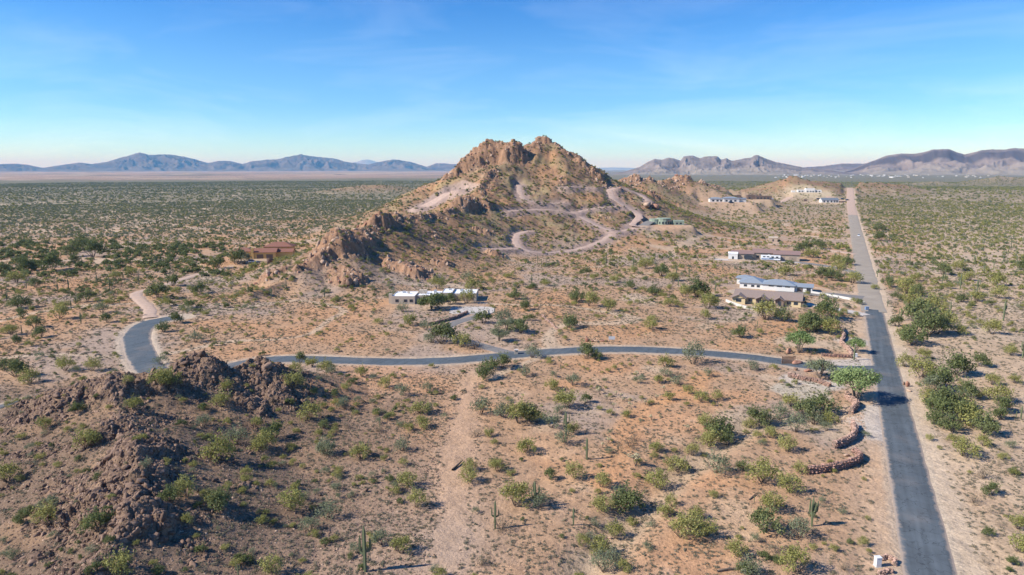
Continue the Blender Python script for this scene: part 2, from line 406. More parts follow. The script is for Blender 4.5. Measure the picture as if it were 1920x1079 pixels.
mixc((.300, .250, .135), hill_s * sst(-.1, .4, n2 - .3 * n1) * .6 * (YG > 480))
nearleft = (YG < 200) * (1 - sst(-46, -10, XG + 10 * n2)) * (1 - sst(165, 195, YG))
mixc((.190, .132, .098), nearleft * .94)
mixc((.30, .19, .12), nearleft * sst(.0, .35, n2 + .3 * n3) * .6)
mixc((.330, .215, .150), (YG < 210) * (1 - sst(-12, 12, XG)) * sst(-60, -20, XG) * .45 * (YG < 165))
# rock
rk = np.clip(ROCK, 0, 1)
rc = np.where((YG < 220)[..., None], C3(.215, .142, .100), C3(.295, .175, .115)) * (1 + .35 * n3[..., None])
col = col * (1 - .9 * rk[..., None]) + rc * .9 * rk[..., None]
mixc((.50, .36, .26), rk * sst(.2, .5, n2) * .4 * (YG > 250))
# plains further out: silvery scrub land, then a pink bare belt, then green again to the right
plain = sst(500, 1400, rad) * (1 - hill_s)
mixc((.262, .215, .150), plain * .85)
mixc((.200, .180, .122), sst(650, 1400, rad) * (1 - hill_s) * (XG < 0) * .75)
mixc((.165, .155, .105), sst(1500, 3600, rad) * (1 - hill_s) * (.82 + .3 * n4))
pink = sst(4200, 4700, rad + 900 * fbm(XG / 2500, YG / 900, 3, 90)) * (1 - sst(.02, .18, XG / np.maximum(YG, 1))) * (YG > 0)
mixc((.36, .25, .205), pink * .9)
mixc((.17, .15, .12), sst(-0.02, .2, fbm(XG / 2200, YG / 500, 4, 91)) * pink * .75)
mixc((.50, .40, .32), sst(.12, .3, fbm(XG / 1500, YG / 400, 4, 95)) * pink * .6)
mixc((.37, .30, .22), (HILLG > 3) * sst(1700, 2100, rad) * .6)
mixc((.20, .185, .11), (HILLG > 3) * sst(1700, 2100, rad) * sst(-.1, .2, n1) * .5)
# worked ground
mixc((.49, .325, .225), (1 - sst(1.5, 7, CLR + 5 * n2)) * .75)
CLEAR = np.maximum(CLEAR, (1 - sst(.5, 3.2, CLR + 4 * n2 + 2 * n3)))
f_v = np.abs(fbm(XG / 150, YG / 150, 3, 400)); VEIN = (1 - sst(.012, .03, f_v)) * (YG > 190) * (1 - hill_s) * (rad < 2200)
mixc((.52, .40, .30), VEIN * .7)
mixc((.410, .300, .235), (1 - sst(3, 12, CLR + 7 * n2)) * .7 * (1 - sst(102, 128, YG + 8 * n2)))
mixc((.53, .29, .155), (1 - sst(1.5, 5, TRK2 + 2 * n3)) * .8)
mixc((.47, .36, .26), (1 - sst(2, 6, WASH + 2 * n3)) * .6)
dmain, qmain = near_line(Lm, XG, YG, 26)
sidew = ((XG - a_[0]) * RD[1] - (YG - a_[1]) * RD[0])
mixc((.53, .41, .31), (1 - sst(6.5, 9.5, dmain + 1.3 * n2)) * (sidew > 0) * .9)
mixc((.46, .375, .30), (1 - sst(3.9, 5.3, dmain + .8 * n3)) * .75)
mixc((.55, .40, .29), (1 - sst(7, 13, dmain + 2 * n2)) * (sidew < 0) * .45)
GCOL = {'side': (.47, .37, .29), 'cul': (.50, .40, .32), 'drive_w': (.45, .33, .27), 'hill_h': (.40, .30, .26), 'drive_c': (.42, .34, .27), 'drive_b': (.44, .36, .30)}
for nm, (L, z, w) in ROADS.items():
    if nm == 'main': continue
    c = GCOL.get(nm, (.45, .32, .235)); d, q = near_line(L, XG, YG, w + 14)
    ex = {'side': 2.0, 'cul': 2.6, 'hill_h': 6}.get(nm, 1.0)
    mixc(c, (1 - sst(w / 2 + ex * .6, w / 2 + ex * 1.5, d + .9 * n3)) * .92)
    if nm.startswith('hill'):      # fresh purple-grey spoil spilled below the cuts
        zr = np.interp(q, np.arange(len(L)), z)
        mixc((.335, .245, .222), (1 - sst(w / 2 + 4, w / 2 + 11, d + 3 * n2)) * (HG < zr + .5) * .8)
        mixc((.36, .27, .25), (1 - sst(w / 2 + 2, w / 2 + 7, d + 2 * n2)) * (HG > zr + .5) * .7)
for nm, (x0, y0, z0) in PADS.items():
    d = np.hypot(XG - x0, YG - y0); Rr = {'G': 75, 'G2': 60, 'H': 60, 'I': 60, 'F': 26, 'D': 34}.get(nm, 24)
    mixc({'G': (.50, .34, .235), 'G2': (.50, .36, .25), 'H': (.55, .45, .32), 'I': (.56, .41, .29), 'F': (.52, .33, .22)}.get(nm, (.47, .35, .26)), (1 - sst(Rr * .5, Rr, d + 10 * n2)) * .75)
# gravel yards beside the junction (washed grey stone)
def blotch(px, py, r, c, f=.9, st=.75):
    x0, y0 = hit(px, py); d = np.hypot(XG - x0, YG - y0) + r * .25 * n3
    mixc(c, (1 - sst(r * st, r, d)) * f)
for p in [(1640,770,5),(1628,790,6),(1640,812,6),(1618,800,4),(1600,640,7),(1622,680,6),(1580,684,7),(1600,686,7),(1545,722,6),(1490,712,5)]:
    blotch(p[0], p[1], p[2], (.50, .43, .385))
blotch(1500, 735, 9, (.45, .39, .32)); blotch(1540,720,5,(.5,.44,.38))
for p in [(1390,745,10),(1250,790,13),(1190,815,8),(1330,905,6),(1180,900,9),(1290,1050,12),(1150,690,12),(1060,720,8),(700,700,22),(640,730,18),(780,720,14)]:
    blotch(p[0], p[1], p[2], (.54, .295, .165), .62, .2)
col *= (1 + .12 * n3 + .09 * n2)[..., None] * C3(1.0, .985, .90)
# ------------------------------------------------------------------ materials
MATS = {}
def mat(name, color=(.5, .5, .5), rough=.9, metal=0.0, noise=0.0, nscale=1.0, bump=0.0, bscale=None, spec=.3, attr=None, detail=5, emit=None, coords='Object'):
    if name in MATS: return MATS[name]
    m = bpy.data.materials.new(name); m.use_nodes = True; N, L = m.node_tree.nodes, m.node_tree.links
    b = N['Principled BSDF']; b.inputs['Roughness'].default_value = rough; b.inputs['Metallic'].default_value = metal
    b.inputs['Specular IOR Level'].default_value = spec
    b.inputs['Base Color'].default_value = (*color, 1)
    tcn = N.new('ShaderNodeTexCoord')
    src = None
    if attr:
        at = N.new('ShaderNodeAttribute'); at.attribute_name = attr; src = at.outputs['Color']
    if noise > 0:
        nn = N.new('ShaderNodeTexNoise'); nn.inputs['Scale'].default_value = nscale; nn.inputs['Detail'].default_value = detail; nn.inputs['Roughness'].default_value = .65
        L.new(tcn.outputs[coords], nn.inputs['Vector'])
        mr = N.new('ShaderNodeMapRange'); mr.inputs[1].default_value = .25; mr.inputs[2].default_value = .75; mr.inputs[3].default_value = 1 - noise; mr.inputs[4].default_value = 1 + noise
        L.new(nn.outputs['Fac'], mr.inputs[0])
        vm = N.new('ShaderNodeVectorMath'); vm.operation = 'SCALE'
        if src: L.new(src, vm.inputs[0])
        else: vm.inputs[0].default_value = color
        L.new(mr.outputs[0], vm.inputs['Scale']); src = vm.outputs[0]
    if src: L.new(src, b.inputs['Base Color'])
    if bump > 0:
        bn = N.new('ShaderNodeTexNoise'); bn.inputs['Scale'].default_value = bscale or nscale * 3; bn.inputs['Detail'].default_value = 6
        L.new(tcn.outputs[coords], bn.inputs['Vector'])
        bp = N.new('ShaderNodeBump'); bp.inputs['Strength'].default_value = 1; bp.inputs['Distance'].default_value = bump
        L.new(bn.outputs['Fac'], bp.inputs['Height']); L.new(bp.outputs[0], b.inputs['Normal'])
    MATS[name] = m; return m
def ground_material():
    m = bpy.data.materials.new('desert_ground'); m.use_nodes = True; N, L = m.node_tree.nodes, m.node_tree.links
    b = N['Principled BSDF']; b.inputs['Roughness'].default_value = .95; b.inputs['Specular IOR Level'].default_value = .15
    at = N.new('ShaderNodeAttribute'); at.attribute_name = 'Col'
    tcn = N.new('ShaderNodeTexCoord')
    def noise(sc, det=4, rg=.6):
        n = N.new('ShaderNodeTexNoise'); n.inputs['Scale'].default_value = sc; n.inputs['Detail'].default_value = det; n.inputs['Roughness'].default_value = rg
        L.new(tcn.outputs['Object'], n.inputs['Vector']); return n.outputs['Fac']
    def rng_(f, a, b_, c, d):
        r = N.new('ShaderNodeMapRange'); r.inputs[1].default_value = a; r.inputs[2].default_value = b_; r.inputs[3].default_value = c; r.inputs[4].default_value = d
        L.new(f, r.inputs[0]); return r.outputs[0]
    def mul(a, b_):
        r = N.new('ShaderNodeMath'); r.operation = 'MULTIPLY'; L.new(a, r.inputs[0]); L.new(b_, r.inputs[1]); return r.outputs[0]
    f = mul(rng_(noise(2.2, 6, .7), .28, .72, .74, 1.26), rng_(noise(.35, 5), .3, .7, .87, 1.13))
    vo = N.new('ShaderNodeTexVoronoi'); vo.inputs['Scale'].default_value = 1.1; L.new(tcn.outputs['Object'], vo.inputs['Vector'])
    f = mul(f, rng_(vo.outputs['Distance'], .06, .20, .62, 1.0))       # litter and small dark stones
    # low scrub too far off to be told apart
    ln = N.new('ShaderNodeVectorMath'); ln.operation = 'LENGTH'; L.new(tcn.outputs['Object'], ln.inputs[0])
    fr = rng_(ln.outputs['Value'], 1300, 2600, 0, 1)
    v2 = N.new('ShaderNodeTexVoronoi'); v2.inputs['Scale'].default_value = .055; L.new(tcn.outputs['Object'], v2.inputs['Vector'])
    dots = rng_(v2.outputs['Distance'], .25, .5, 1, 0)
    dots = mul(mul(dots, fr), rng_(ln.outputs['Value'], 5200, 6000, .75, .3))
    v = N.new('ShaderNodeVectorMath'); v.operation = 'SCALE'; L.new(at.outputs['Color'], v.inputs[0]); L.new(f, v.inputs['Scale'])
    mx = N.new('ShaderNodeMix'); mx.data_type = 'RGBA'; L.new(dots, mx.inputs[0]); L.new(v.outputs[0], mx.inputs[6]); mx.inputs[7].default_value = (.125, .125, .070, 1)
    L.new(mx.outputs[2], b.inputs['Base Color'])
    bp = N.new('ShaderNodeBump'); bp.inputs['Strength'].default_value = .9; bp.inputs['Distance'].default_value = .22
    L.new(noise(1.5, 8, .7), bp.inputs['Height'])
    bp2 = N.new('ShaderNodeBump'); bp2.inputs['Strength'].default_value = .8; bp2.inputs['Distance'].default_value = .9
    L.new(noise(.28, 6, .65), bp2.inputs['Height']); L.new(bp.outputs[0], bp2.inputs['Normal'])
    L.new(bp2.outputs[0], b.inputs['Normal'])
    return m
root = scn.collection
def mesh_grid(name, V, nr, nc, material, colors=None, wrap=False, smooth=False):
    me = bpy.data.meshes.new(name)
    me.vertices.add(nr * nc); me.vertices.foreach_set('co', V.reshape(-1).astype(np.float32))
    i = np.arange(nr * nc).reshape(nr, nc)
    q = np.stack([i[:-1, :-1], i[:-1, 1:], i[1:, 1:], i[1:, :-1]], -1).reshape(-1, 4)[:, ::-1]
    me.loops.add(q.size); me.loops.foreach_set('vertex_index', q.reshape(-1).astype(np.int32))
    me.polygons.add(len(q)); me.polygons.foreach_set('loop_start', (np.arange(len(q)) * 4).astype(np.int32)); me.polygons.foreach_set('loop_total', np.full(len(q), 4, np.int32))
    if smooth: me.polygons.foreach_set('use_smooth', np.ones(len(q), bool))
    me.update(calc_edges=True)
    if colors is not None:
        at = me.color_attributes.new('Col', 'FLOAT_COLOR', 'POINT')
        c = np.c_[colors.reshape(-1, 3), np.ones(nr * nc)]; at.data.foreach_set('color', c.reshape(-1).astype(np.float32))
    me.materials.append(material)
    o = bpy.data.objects.new(name, me); root.objects.link(o); return o
gm = ground_material()
ter = mesh_grid('desert_ground', np.stack([XG, YG, HG], -1), NR, NA, gm, np.clip(col, .02, .9), smooth=False)
ter['kind'] = 'structure'; ter['label'] = 'rolling desert ground with rocky hills'

def strip(name, key, material, s0=0, s1=None, z=.03, width=None, cross=10, skirt=.2, color=None, label=None, jag=0.0):
    L, zp, w = ROADS[key]
    w = width or w; L = L[s0:s1]; zp = zp[s0:s1]; n = len(L)
    T = np.gradient(L, axis=0); T /= np.linalg.norm(T, axis=1)[:, None]; Nn = np.c_[T[:, 1], -T[:, 0]]
    us = np.linspace(-w / 2, w / 2, cross + 1)
    V = np.zeros((n, cross + 3, 3))
    rs = np.random.default_rng(len(name))
    for k, u in enumerate(us):
        j = rs.normal(0, jag, n) if k in (0, cross) and jag else 0
        V[:, k + 1, :2] = L + Nn * (np.full(n, u) + j)[:, None]; V[:, k + 1, 2] = zp + z + .05 * (1 - (2 * u / w) ** 2)
    V[:, 0] = V[:, 1]; V[:, 0, 2] -= skirt; V[:, -1] = V[:, -2]; V[:, -1, 2] -= skirt
    V[:, 0, :2] -= Nn * .75; V[:, -1, :2] += Nn * .75          # the shoulder slopes away on both sides
    o = mesh_grid(name, V[:, ::-1], n, cross + 3, material)
    ed = np.abs(np.r_[us[0], us, us[-1]])[::-1] / (w / 2); ed[0] = ed[-1] = 1.5; at = o.data.attributes.new('Edge', 'FLOAT', 'POINT'); at.data.foreach_set('value', np.tile(ed, n).astype(np.float32))
    o['kind'] = 'structure'
    if label: o['label'] = label
    return o
def asphalt(name, c, var=.22):
    m = bpy.data.materials.new(name); m.use_nodes = True; N, L = m.node_tree.nodes, m.node_tree.links
    b = N['Principled BSDF']; b.inputs['Roughness'].default_value = .85; b.inputs['Specular IOR Level'].default_value = .35
    tcn = N.new('ShaderNodeTexCoord')
    rot = N.new('ShaderNodeMapping'); rot.vector_type = 'TEXTURE'; rot.inputs['Rotation'].default_value = (0, 0, ROT_R); rot.inputs['Scale'].default_value = (1, 25, 1)
    L.new(tcn.outputs['Object'], rot.inputs[0])
    n1_ = N.new('ShaderNodeTexNoise'); n1_.inputs['Scale'].default_value = .9; n1_.inputs['Detail'].default_value = 5; L.new(rot.outputs[0], n1_.inputs['Vector'])
    n2_ = N.new('ShaderNodeTexNoise'); n2_.inputs['Scale'].default_value = .22; n2_.inputs['Detail'].default_value = 8; n2_.inputs['Roughness'].default_value = .7; L.new(tcn.outputs['Object'], n2_.inputs['Vector'])
    ad = N.new('ShaderNodeMath'); ad.operation = 'ADD'; L.new(n1_.outputs['Fac'], ad.inputs[0]); L.new(n2_.outputs['Fac'], ad.inputs[1])
    mr = N.new('ShaderNodeMapRange'); mr.inputs[1].default_value = .65; mr.inputs[2].default_value = 1.35; mr.inputs[3].default_value = 1 - var; mr.inputs[4].default_value = 1 + var; L.new(ad.outputs[0], mr.inputs[0])
    vo = N.new('ShaderNodeTexVoronoi'); vo.feature = 'DISTANCE_TO_EDGE'; vo.inputs['Scale'].default_value = .28; 
    wv = N.new('ShaderNodeVectorMath'); wv.operation = 'ADD'; L.new(tcn.outputs['Object'], wv.inputs[0])
    nn = N.new('ShaderNodeTexNoise'); nn.inputs['Scale'].default_value = .8; L.new(tcn.outputs['Object'], nn.inputs['Vector']); sc = N.new('ShaderNodeVectorMath'); sc.operation = 'SCALE'; sc.inputs['Scale'].default_value = 2.5; L.new(nn.outputs['Color'], sc.inputs[0]); L.new(sc.outputs[0], wv.inputs[1]); L.new(wv.outputs[0], vo.inputs['Vector'])
    ck = N.new('ShaderNodeMapRange'); ck.inputs[1].default_value = .0; ck.inputs[2].default_value = .022; ck.inputs[3].default_value = .42; ck.inputs[4].default_value = 1; L.new(vo.outputs['Distance'], ck.inputs[0])
    mm = N.new('ShaderNodeMath'); mm.operation = 'MULTIPLY'; L.new(mr.outputs[0], mm.inputs[0]); L.new(ck.outputs[0], mm.inputs[1])
    v = N.new('ShaderNodeVectorMath'); v.operation = 'SCALE'; v.inputs[0].default_value = c; L.new(mm.outputs[0], v.inputs['Scale'])
    # sand drifted over the broken edges and in thin films further in
    ea = N.new('ShaderNodeAttribute'); ea.attribute_name = 'Edge'
    n5 = N.new('ShaderNodeTexNoise'); n5.inputs['Scale'].default_value = .55; n5.inputs['Detail'].default_value = 7; n5.inputs['Roughness'].default_value = .7; L.new(tcn.outputs['Object'], n5.inputs['Vector'])
    s5 = N.new('ShaderNodeMath'); s5.operation = 'MULTIPLY_ADD'; s5.inputs[1].default_value = .75; L.new(n5.outputs['Fac'], s5.inputs[0]); L.new(ea.outputs['Fac'], s5.inputs[2])
    r5 = N.new('ShaderNodeMapRange'); r5.inputs[1].default_value = 1.27; r5.inputs[2].default_value = 1.50; r5.inputs[3].default_value = 0.0; r5.inputs[4].default_value = .9; L.new(s5.outputs[0], r5.inputs[0])
    n6 = N.new('ShaderNodeTexNoise'); n6.inputs['Scale'].default_value = .07; n6.inputs['Detail'].default_value = 5; L.new(tcn.outputs['Object'], n6.inputs['Vector'])
    r6 = N.new('ShaderNodeMapRange'); r6.inputs[1].default_value = .52; r6.inputs[2].default_value = .72; r6.inputs[3].default_value = 0; r6.inputs[4].default_value = .28; L.new(n6.outputs['Fac'], r6.inputs[0])
    mx5 = N.new('ShaderNodeMath'); mx5.operation = 'MAXIMUM'; L.new(r5.outputs[0], mx5.inputs[0]); L.new(r6.outputs[0], mx5.inputs[1])
    m5 = N.new('ShaderNodeMix'); m5.data_type = 'RGBA'; L.new(mx5.outputs[0], m5.inputs[0]); L.new(v.outputs[0], m5.inputs[6]); m5.inputs[7].default_value = (.36, .28, .215, 1)
    L.new(m5.outputs[2], b.inputs['Base Color'])
    return m
M_ASP = asphalt('asphalt_worn', (.092, .108, .118), .34)
M_ASP2 = asphalt('asphalt_side', (.086, .105, .118), .24)
M_GRAV = mat('grey_gravel', (.32, .27, .21), .95, noise=.16, nscale=.12, bump=.05, bscale=2)
M_DIRT = mat('dirt_pink', (.47, .335, .25), .95, noise=.16, nscale=.5, bump=.12, bscale=1.2)
M_DIRT2 = mat('dirt_spoil', (.43, .31, .245), .95, noise=.2, nscale=.4, bump=.25, bscale=.9)
M_DRV = mat('driveway_grey', (.20, .185, .17), .9, noise=.12, nscale=.3)
M_CONC = mat('concrete_pale', (.50, .45, .40), .85, noise=.1, nscale=.5)
sm = np.r_[0, np.cumsum(np.hypot(*np.diff(Lm, axis=0).T))] - 160
ia = int(np.argmin(np.abs(sm - s_as))); ig = int(np.argmin(np.abs(sm - s_gr)))
strip('main_road', 'main', M_ASP, 0, ia + 1, z=.035, label='long straight dark asphalt road', jag=.07)
strip('gravel_road', 'main', M_GRAV, ia - 1, ig + 1, z=.025, width=9.6, label='grey gravel stretch of the straight road', jag=.3)
strip('dirt_road', 'main', M_DIRT, ig - 1, None, z=.10, width=10.5, label='pale dirt end of the straight road climbing the rise', jag=.4)
strip('side_road', 'side', M_ASP2, z=.035, label='winding asphalt side road', jag=.16)
strip('cul_de_sac_road', 'cul', M_ASP2, z=.055, label='asphalt spur ending in a cul-de-sac', jag=.16)
strip('driveway', 'drive_w', M_DRV, z=.025)
strip('driveway', 'drive_c', M_DRV, z=.06)
strip('driveway', 'drive_b', M_CONC, z=.06)
strip('driveway', 'drive_d', M_DRV, z=.06)
strip('driveway', 'drive_f', M_DRV, z=.12)
for k in ROADS:
    if k.startswith('hill') or k.startswith('trk'):
        strip('dirt_track', k, M_DIRT2 if k.startswith('hill') else M_DIRT, z=.05 if k.startswith('hill') else .12, cross=4, jag=.6 if k.startswith('hill') else .35, skirt=.3)
# the rounded end of the spur
def disc_patch(name, px, py, rx, ry, rot, z, material, n=36, key=None, square=2.0):
    x0, y0 = G0(px, py) if key is None else key
    me = bpy.data.meshes.new(name); vs = [(x0, y0, ground(x0, y0) + z)]
    zt = max(ground(x0 + rx * .7 * math.cos(t), y0 + ry * .7 * math.sin(t)) for t in np.linspace(0, 6.28, 12))
    vs = []; 
    for k in range(n):
        t = 2 * math.pi * k / n; c, s = math.cos(t), math.sin(t)
        f = (abs(c) ** square + abs(s) ** square) ** (-1 / square)
        a, b = rx * c * f, ry * s * f
        vs.append((x0 + a * math.cos(rot) - b * math.sin(rot), y0 + a * math.sin(rot) + b * math.cos(rot), zt + z))
    vs += [(v[0], v[1], v[2] - .5) for v in vs]
    fs = [list(range(n))] + [[k, k + n, (k + 1) % n + n, (k + 1) % n] for k in range(n)]
    me.from_pydata(vs, [], fs); me.materials.append(material)
    o = bpy.data.objects.new(name, me); root.objects.link(o); o['kind'] = 'structure'; return o
# ------------------------------------------------------------------ distant mountains
def mountains(name, sky_pts, dist, deep, base_z, mcol, material, cliff=0.0, seed=0, cols=420, rows=90, rough=.5, label=None, fan=(.25, .22, .17), jag=1.0):
    sp = np.array(sky_pts, float)
    px = np.linspace(sp[0, 0], sp[-1, 0], cols); py = np.interp(px, sp[:, 0], sp[:, 1])
    u = (px - 960) / F; az = np.arctan2(u, CP + (539.5 - py) / F * SP)
    dx, dy, dz = ray(px, py); hz = np.hypot(dx, dy); top = CAMZ + dist * dz / hz
    top = base_z + (top - base_z) * (1 + .09 * jag * fbm(px / 9, px * 0 + seed, 4, seed + 50, .65))
    top = np.maximum(top, base_z + 2)
    A = np.broadcast_to(az, (rows, cols)); t = np.linspace(-1, .75, rows)[:, None] * np.ones((1, cols))
    wob = 0.18 * deep * fbm(az * dist / deep * .9, az * 0 + seed, 3, seed)
    D = dist + t * deep + wob[None, :] * (1 - np.abs(t) * .3)
    X = D * np.sin(A); Y = D * np.cos(A)
    prof = np.maximum(0, 1 - np.abs(t)) ** 1.35
    prof = np.where(t > 0, np.maximum(0, 1 - t) ** 1.3, prof)
    if cliff > 0:
        p2 = np.where(t < 0, np.where(t > -.16, 1 - (-t) / .16 * .10, np.where(t > -.26, .90 - (-t - .16) / .10 * .42, .48 * np.maximum(0, (1 + t) / .74) ** 1.4)), prof)
        prof = lerp(prof, p2, cliff)
    hz_ = (top - base_z)[None, :]
    sc = deep * .36
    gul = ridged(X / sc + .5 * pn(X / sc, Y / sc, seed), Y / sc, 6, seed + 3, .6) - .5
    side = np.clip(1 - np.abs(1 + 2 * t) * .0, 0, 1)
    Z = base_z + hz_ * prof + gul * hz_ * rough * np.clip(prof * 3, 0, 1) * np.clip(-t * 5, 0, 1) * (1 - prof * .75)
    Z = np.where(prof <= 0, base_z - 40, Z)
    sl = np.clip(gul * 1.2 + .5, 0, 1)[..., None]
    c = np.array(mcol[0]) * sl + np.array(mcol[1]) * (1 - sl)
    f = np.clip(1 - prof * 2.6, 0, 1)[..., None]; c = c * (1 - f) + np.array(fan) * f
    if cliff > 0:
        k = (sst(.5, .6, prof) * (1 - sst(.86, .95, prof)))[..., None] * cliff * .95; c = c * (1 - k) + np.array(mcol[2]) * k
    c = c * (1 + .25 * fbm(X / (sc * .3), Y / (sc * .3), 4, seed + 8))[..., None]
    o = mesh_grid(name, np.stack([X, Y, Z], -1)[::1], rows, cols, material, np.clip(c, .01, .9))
    o['kind'] = 'structure'
    if label: o['label'] = label
    return o
M_MT = mat('mountain_rock', attr='Col', rough=1, spec=.05, noise=.18, nscale=.006)
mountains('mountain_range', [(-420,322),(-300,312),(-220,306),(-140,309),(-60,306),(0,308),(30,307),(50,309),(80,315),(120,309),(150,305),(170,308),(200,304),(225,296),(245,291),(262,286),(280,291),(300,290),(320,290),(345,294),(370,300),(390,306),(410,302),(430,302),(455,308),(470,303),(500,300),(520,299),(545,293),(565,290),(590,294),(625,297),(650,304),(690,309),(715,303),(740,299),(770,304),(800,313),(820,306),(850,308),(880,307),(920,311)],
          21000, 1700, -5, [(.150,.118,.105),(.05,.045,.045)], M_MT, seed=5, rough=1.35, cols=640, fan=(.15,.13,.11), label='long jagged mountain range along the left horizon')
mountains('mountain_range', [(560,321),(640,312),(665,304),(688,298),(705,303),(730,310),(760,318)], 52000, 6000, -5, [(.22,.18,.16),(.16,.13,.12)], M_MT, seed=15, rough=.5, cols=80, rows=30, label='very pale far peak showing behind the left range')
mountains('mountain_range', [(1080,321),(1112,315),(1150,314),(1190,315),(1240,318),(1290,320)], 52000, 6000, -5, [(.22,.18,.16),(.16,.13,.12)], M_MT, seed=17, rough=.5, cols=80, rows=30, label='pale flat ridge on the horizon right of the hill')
mountains('mountain_range', [(560,331),(590,328),(610,329),(635,327),(655,328),(668,331)], 7600, 420, -3, [(.17,.14,.12),(.10,.08,.07)], M_MT, seed=19, rough=.6, cols=80, rows=30, label='small dark lone butte on the left plain')
mountains('mountain_range', [(1120,333),(1150,326),(1175,321),(1200,313),(1216,303),(1228,298),(1240,300),(1252,296),(1264,297),(1276,302),(1282,293),(1300,292),(1312,297),(1322,294),(1345,293),(1352,300),(1362,297),(1372,302),(1384,300),(1396,297),(1408,296),(1414,292),(1421,291),(1424,292),(1436,298),(1455,304),(1480,309),(1510,315),(1560,320),(1610,327)],
          8200, 900, -2, [(.25,.205,.175),(.14,.115,.10),(.10,.08,.075)], M_MT, cliff=.25, seed=7, rough=.8, jag=.5, label='grey brown mountain with knobbly crest and a small summit butte')
mountains('mountain_range', [(1440,322),(1490,315),(1540,312),(1580,307),(1640,307),(1700,312),(1760,318)], 12500, 1000, -2, [(.20,.15,.13),(.13,.10,.09),(.1,.08,.075)], M_MT, cliff=.6, seed=9, rough=.5, cols=160, label='low dark mesa far behind the village')
mountains('mountain_range', [(1560,328),(1600,318),(1625,306),(1645,299),(1662,292),(1690,288),(1715,289),(1735,285),(1748,281),(1765,280),(1780,280),(1795,286),(1808,290),(1825,286),(1840,282),(1862,280),(1880,281),(1900,278),(1930,279),(1980,275),(2060,282),(2140,288),(2260,300),(2420,314),(2560,322)],
          9000, 1000, -2, [(.25,.20,.17),(.15,.12,.105),(.075,.06,.06)], M_MT, cliff=1.0, seed=11, rough=.75, jag=.35, label='broad mountain with dark cliff band over pinkish talus slopes')
M_LH = mat('low_hill_scrub', attr='Col', rough=1, spec=.05, noise=.3, nscale=.02)
# ------------------------------------------------------------------ plants
def foliage(name, c1, c2, trans=.33):
    m = bpy.data.materials.new(name); m.use_nodes = True; N, L = m.node_tree.nodes, m.node_tree.links
    N.clear(); out = N.new('ShaderNodeOutputMaterial')
    oi = N.new('ShaderNodeObjectInfo'); at = N.new('ShaderNodeAttribute'); at.attribute_name = 'Tone'
    mx = N.new('ShaderNodeMix'); mx.data_type = 'RGBA'; mx.inputs[6].default_value = (*c1, 1); mx.inputs[7].default_value = (*c2, 1)
    ad = N.new('ShaderNodeMath'); ad.operation = 'MULTIPLY_ADD'; ad.inputs[1].default_value = .6; L.new(oi.outputs['Random'], ad.inputs[0])
    ml = N.new('ShaderNodeMath'); ml.operation = 'MULTIPLY'; ml.inputs[1].default_value = .4; L.new(at.outputs['Fac'], ml.inputs[0]); L.new(ml.outputs[0], ad.inputs[2])
    L.new(ad.outputs[0], mx.inputs[0])
    br = N.new('ShaderNodeMapRange'); br.inputs[3].default_value = .78; br.inputs[4].default_value = 1.25; L.new(at.outputs['Fac'], br.inputs[0])
    vs_ = N.new('ShaderNodeVectorMath'); vs_.operation = 'SCALE'; L.new(mx.outputs[2], vs_.inputs[0]); L.new(br.outputs[0], vs_.inputs['Scale'])
    d = N.new('ShaderNodeBsdfDiffuse'); t = N.new('ShaderNodeBsdfTranslucent'); s = N.new('ShaderNodeMixShader'); s.inputs[0].default_value = trans
    L.new(vs_.outputs[0], d.inputs[0]); L.new(vs_.outputs[0], t.inputs[0]); L.new(d.outputs[0], s.inputs[1]); L.new(t.outputs[0], s.inputs[2]); L.new(s.outputs[0], out.inputs[0])
    return m
M_Y = foliage('leaves_yellow_green', (.270, .270, .088), (.365, .345, .130))
M_G = foliage('leaves_grey_green', (.195, .225, .135), (.265, .280, .170))
M_D = foliage('leaves_dark_green', (.140, .170, .065), (.205, .225, .100))
M_B = foliage('leaves_dry_brown', (.215, .165, .110), (.270, .220, .150), .1)
M_T = foliage('leaves_dry_tuft', (.190, .165, .110), (.270, .235, .165), .1)
M_TG = foliage('leaves_sage_tuft', (.150, .150, .105), (.215, .200, .145), .1)
M_P = foliage('leaves_fresh_green', (.22, .30, .115), (.27, .33, .14), .35)
M_BARK = mat('bark_grey_brown', (.16, .125, .095), .95, noise=.25, nscale=6)
M_CACT = mat('saguaro_skin', (.135, .155, .080), .8, noise=.18, nscale=3)
M_CHOLLA = mat('cholla_spines', (.50, .44, .27), .9, noise=.2, nscale=5)
def new_mesh(name, V, Fc, material, tone=None, smooth=False):
    V = np.asarray(V, np.float32); Fc = np.asarray(Fc, np.int32); k = Fc.shape[1]
    me = bpy.data.meshes.new(name); me.vertices.add(len(V)); me.vertices.foreach_set('co', V.reshape(-1))
    me.loops.add(Fc.size); me.loops.foreach_set('vertex_index', Fc.reshape(-1))
    me.polygons.add(len(Fc)); me.polygons.foreach_set('loop_start', (np.arange(len(Fc)) * k).astype(np.int32)); me.polygons.foreach_set('loop_total', np.full(len(Fc), k, np.int32))
    if smooth: me.polygons.foreach_set('use_smooth', np.ones(len(Fc), bool))
    me.update(calc_edges=True)
    if tone is not None:
        a = me.attributes.new('Tone', 'FLOAT', 'POINT'); a.data.foreach_set('value', np.asarray(tone, np.float32))
    me.materials.append(material); return me
def unit(n, g):
    v = g.normal(size=(n, 3)); return v / np.linalg.norm(v, axis=1)[:, None]
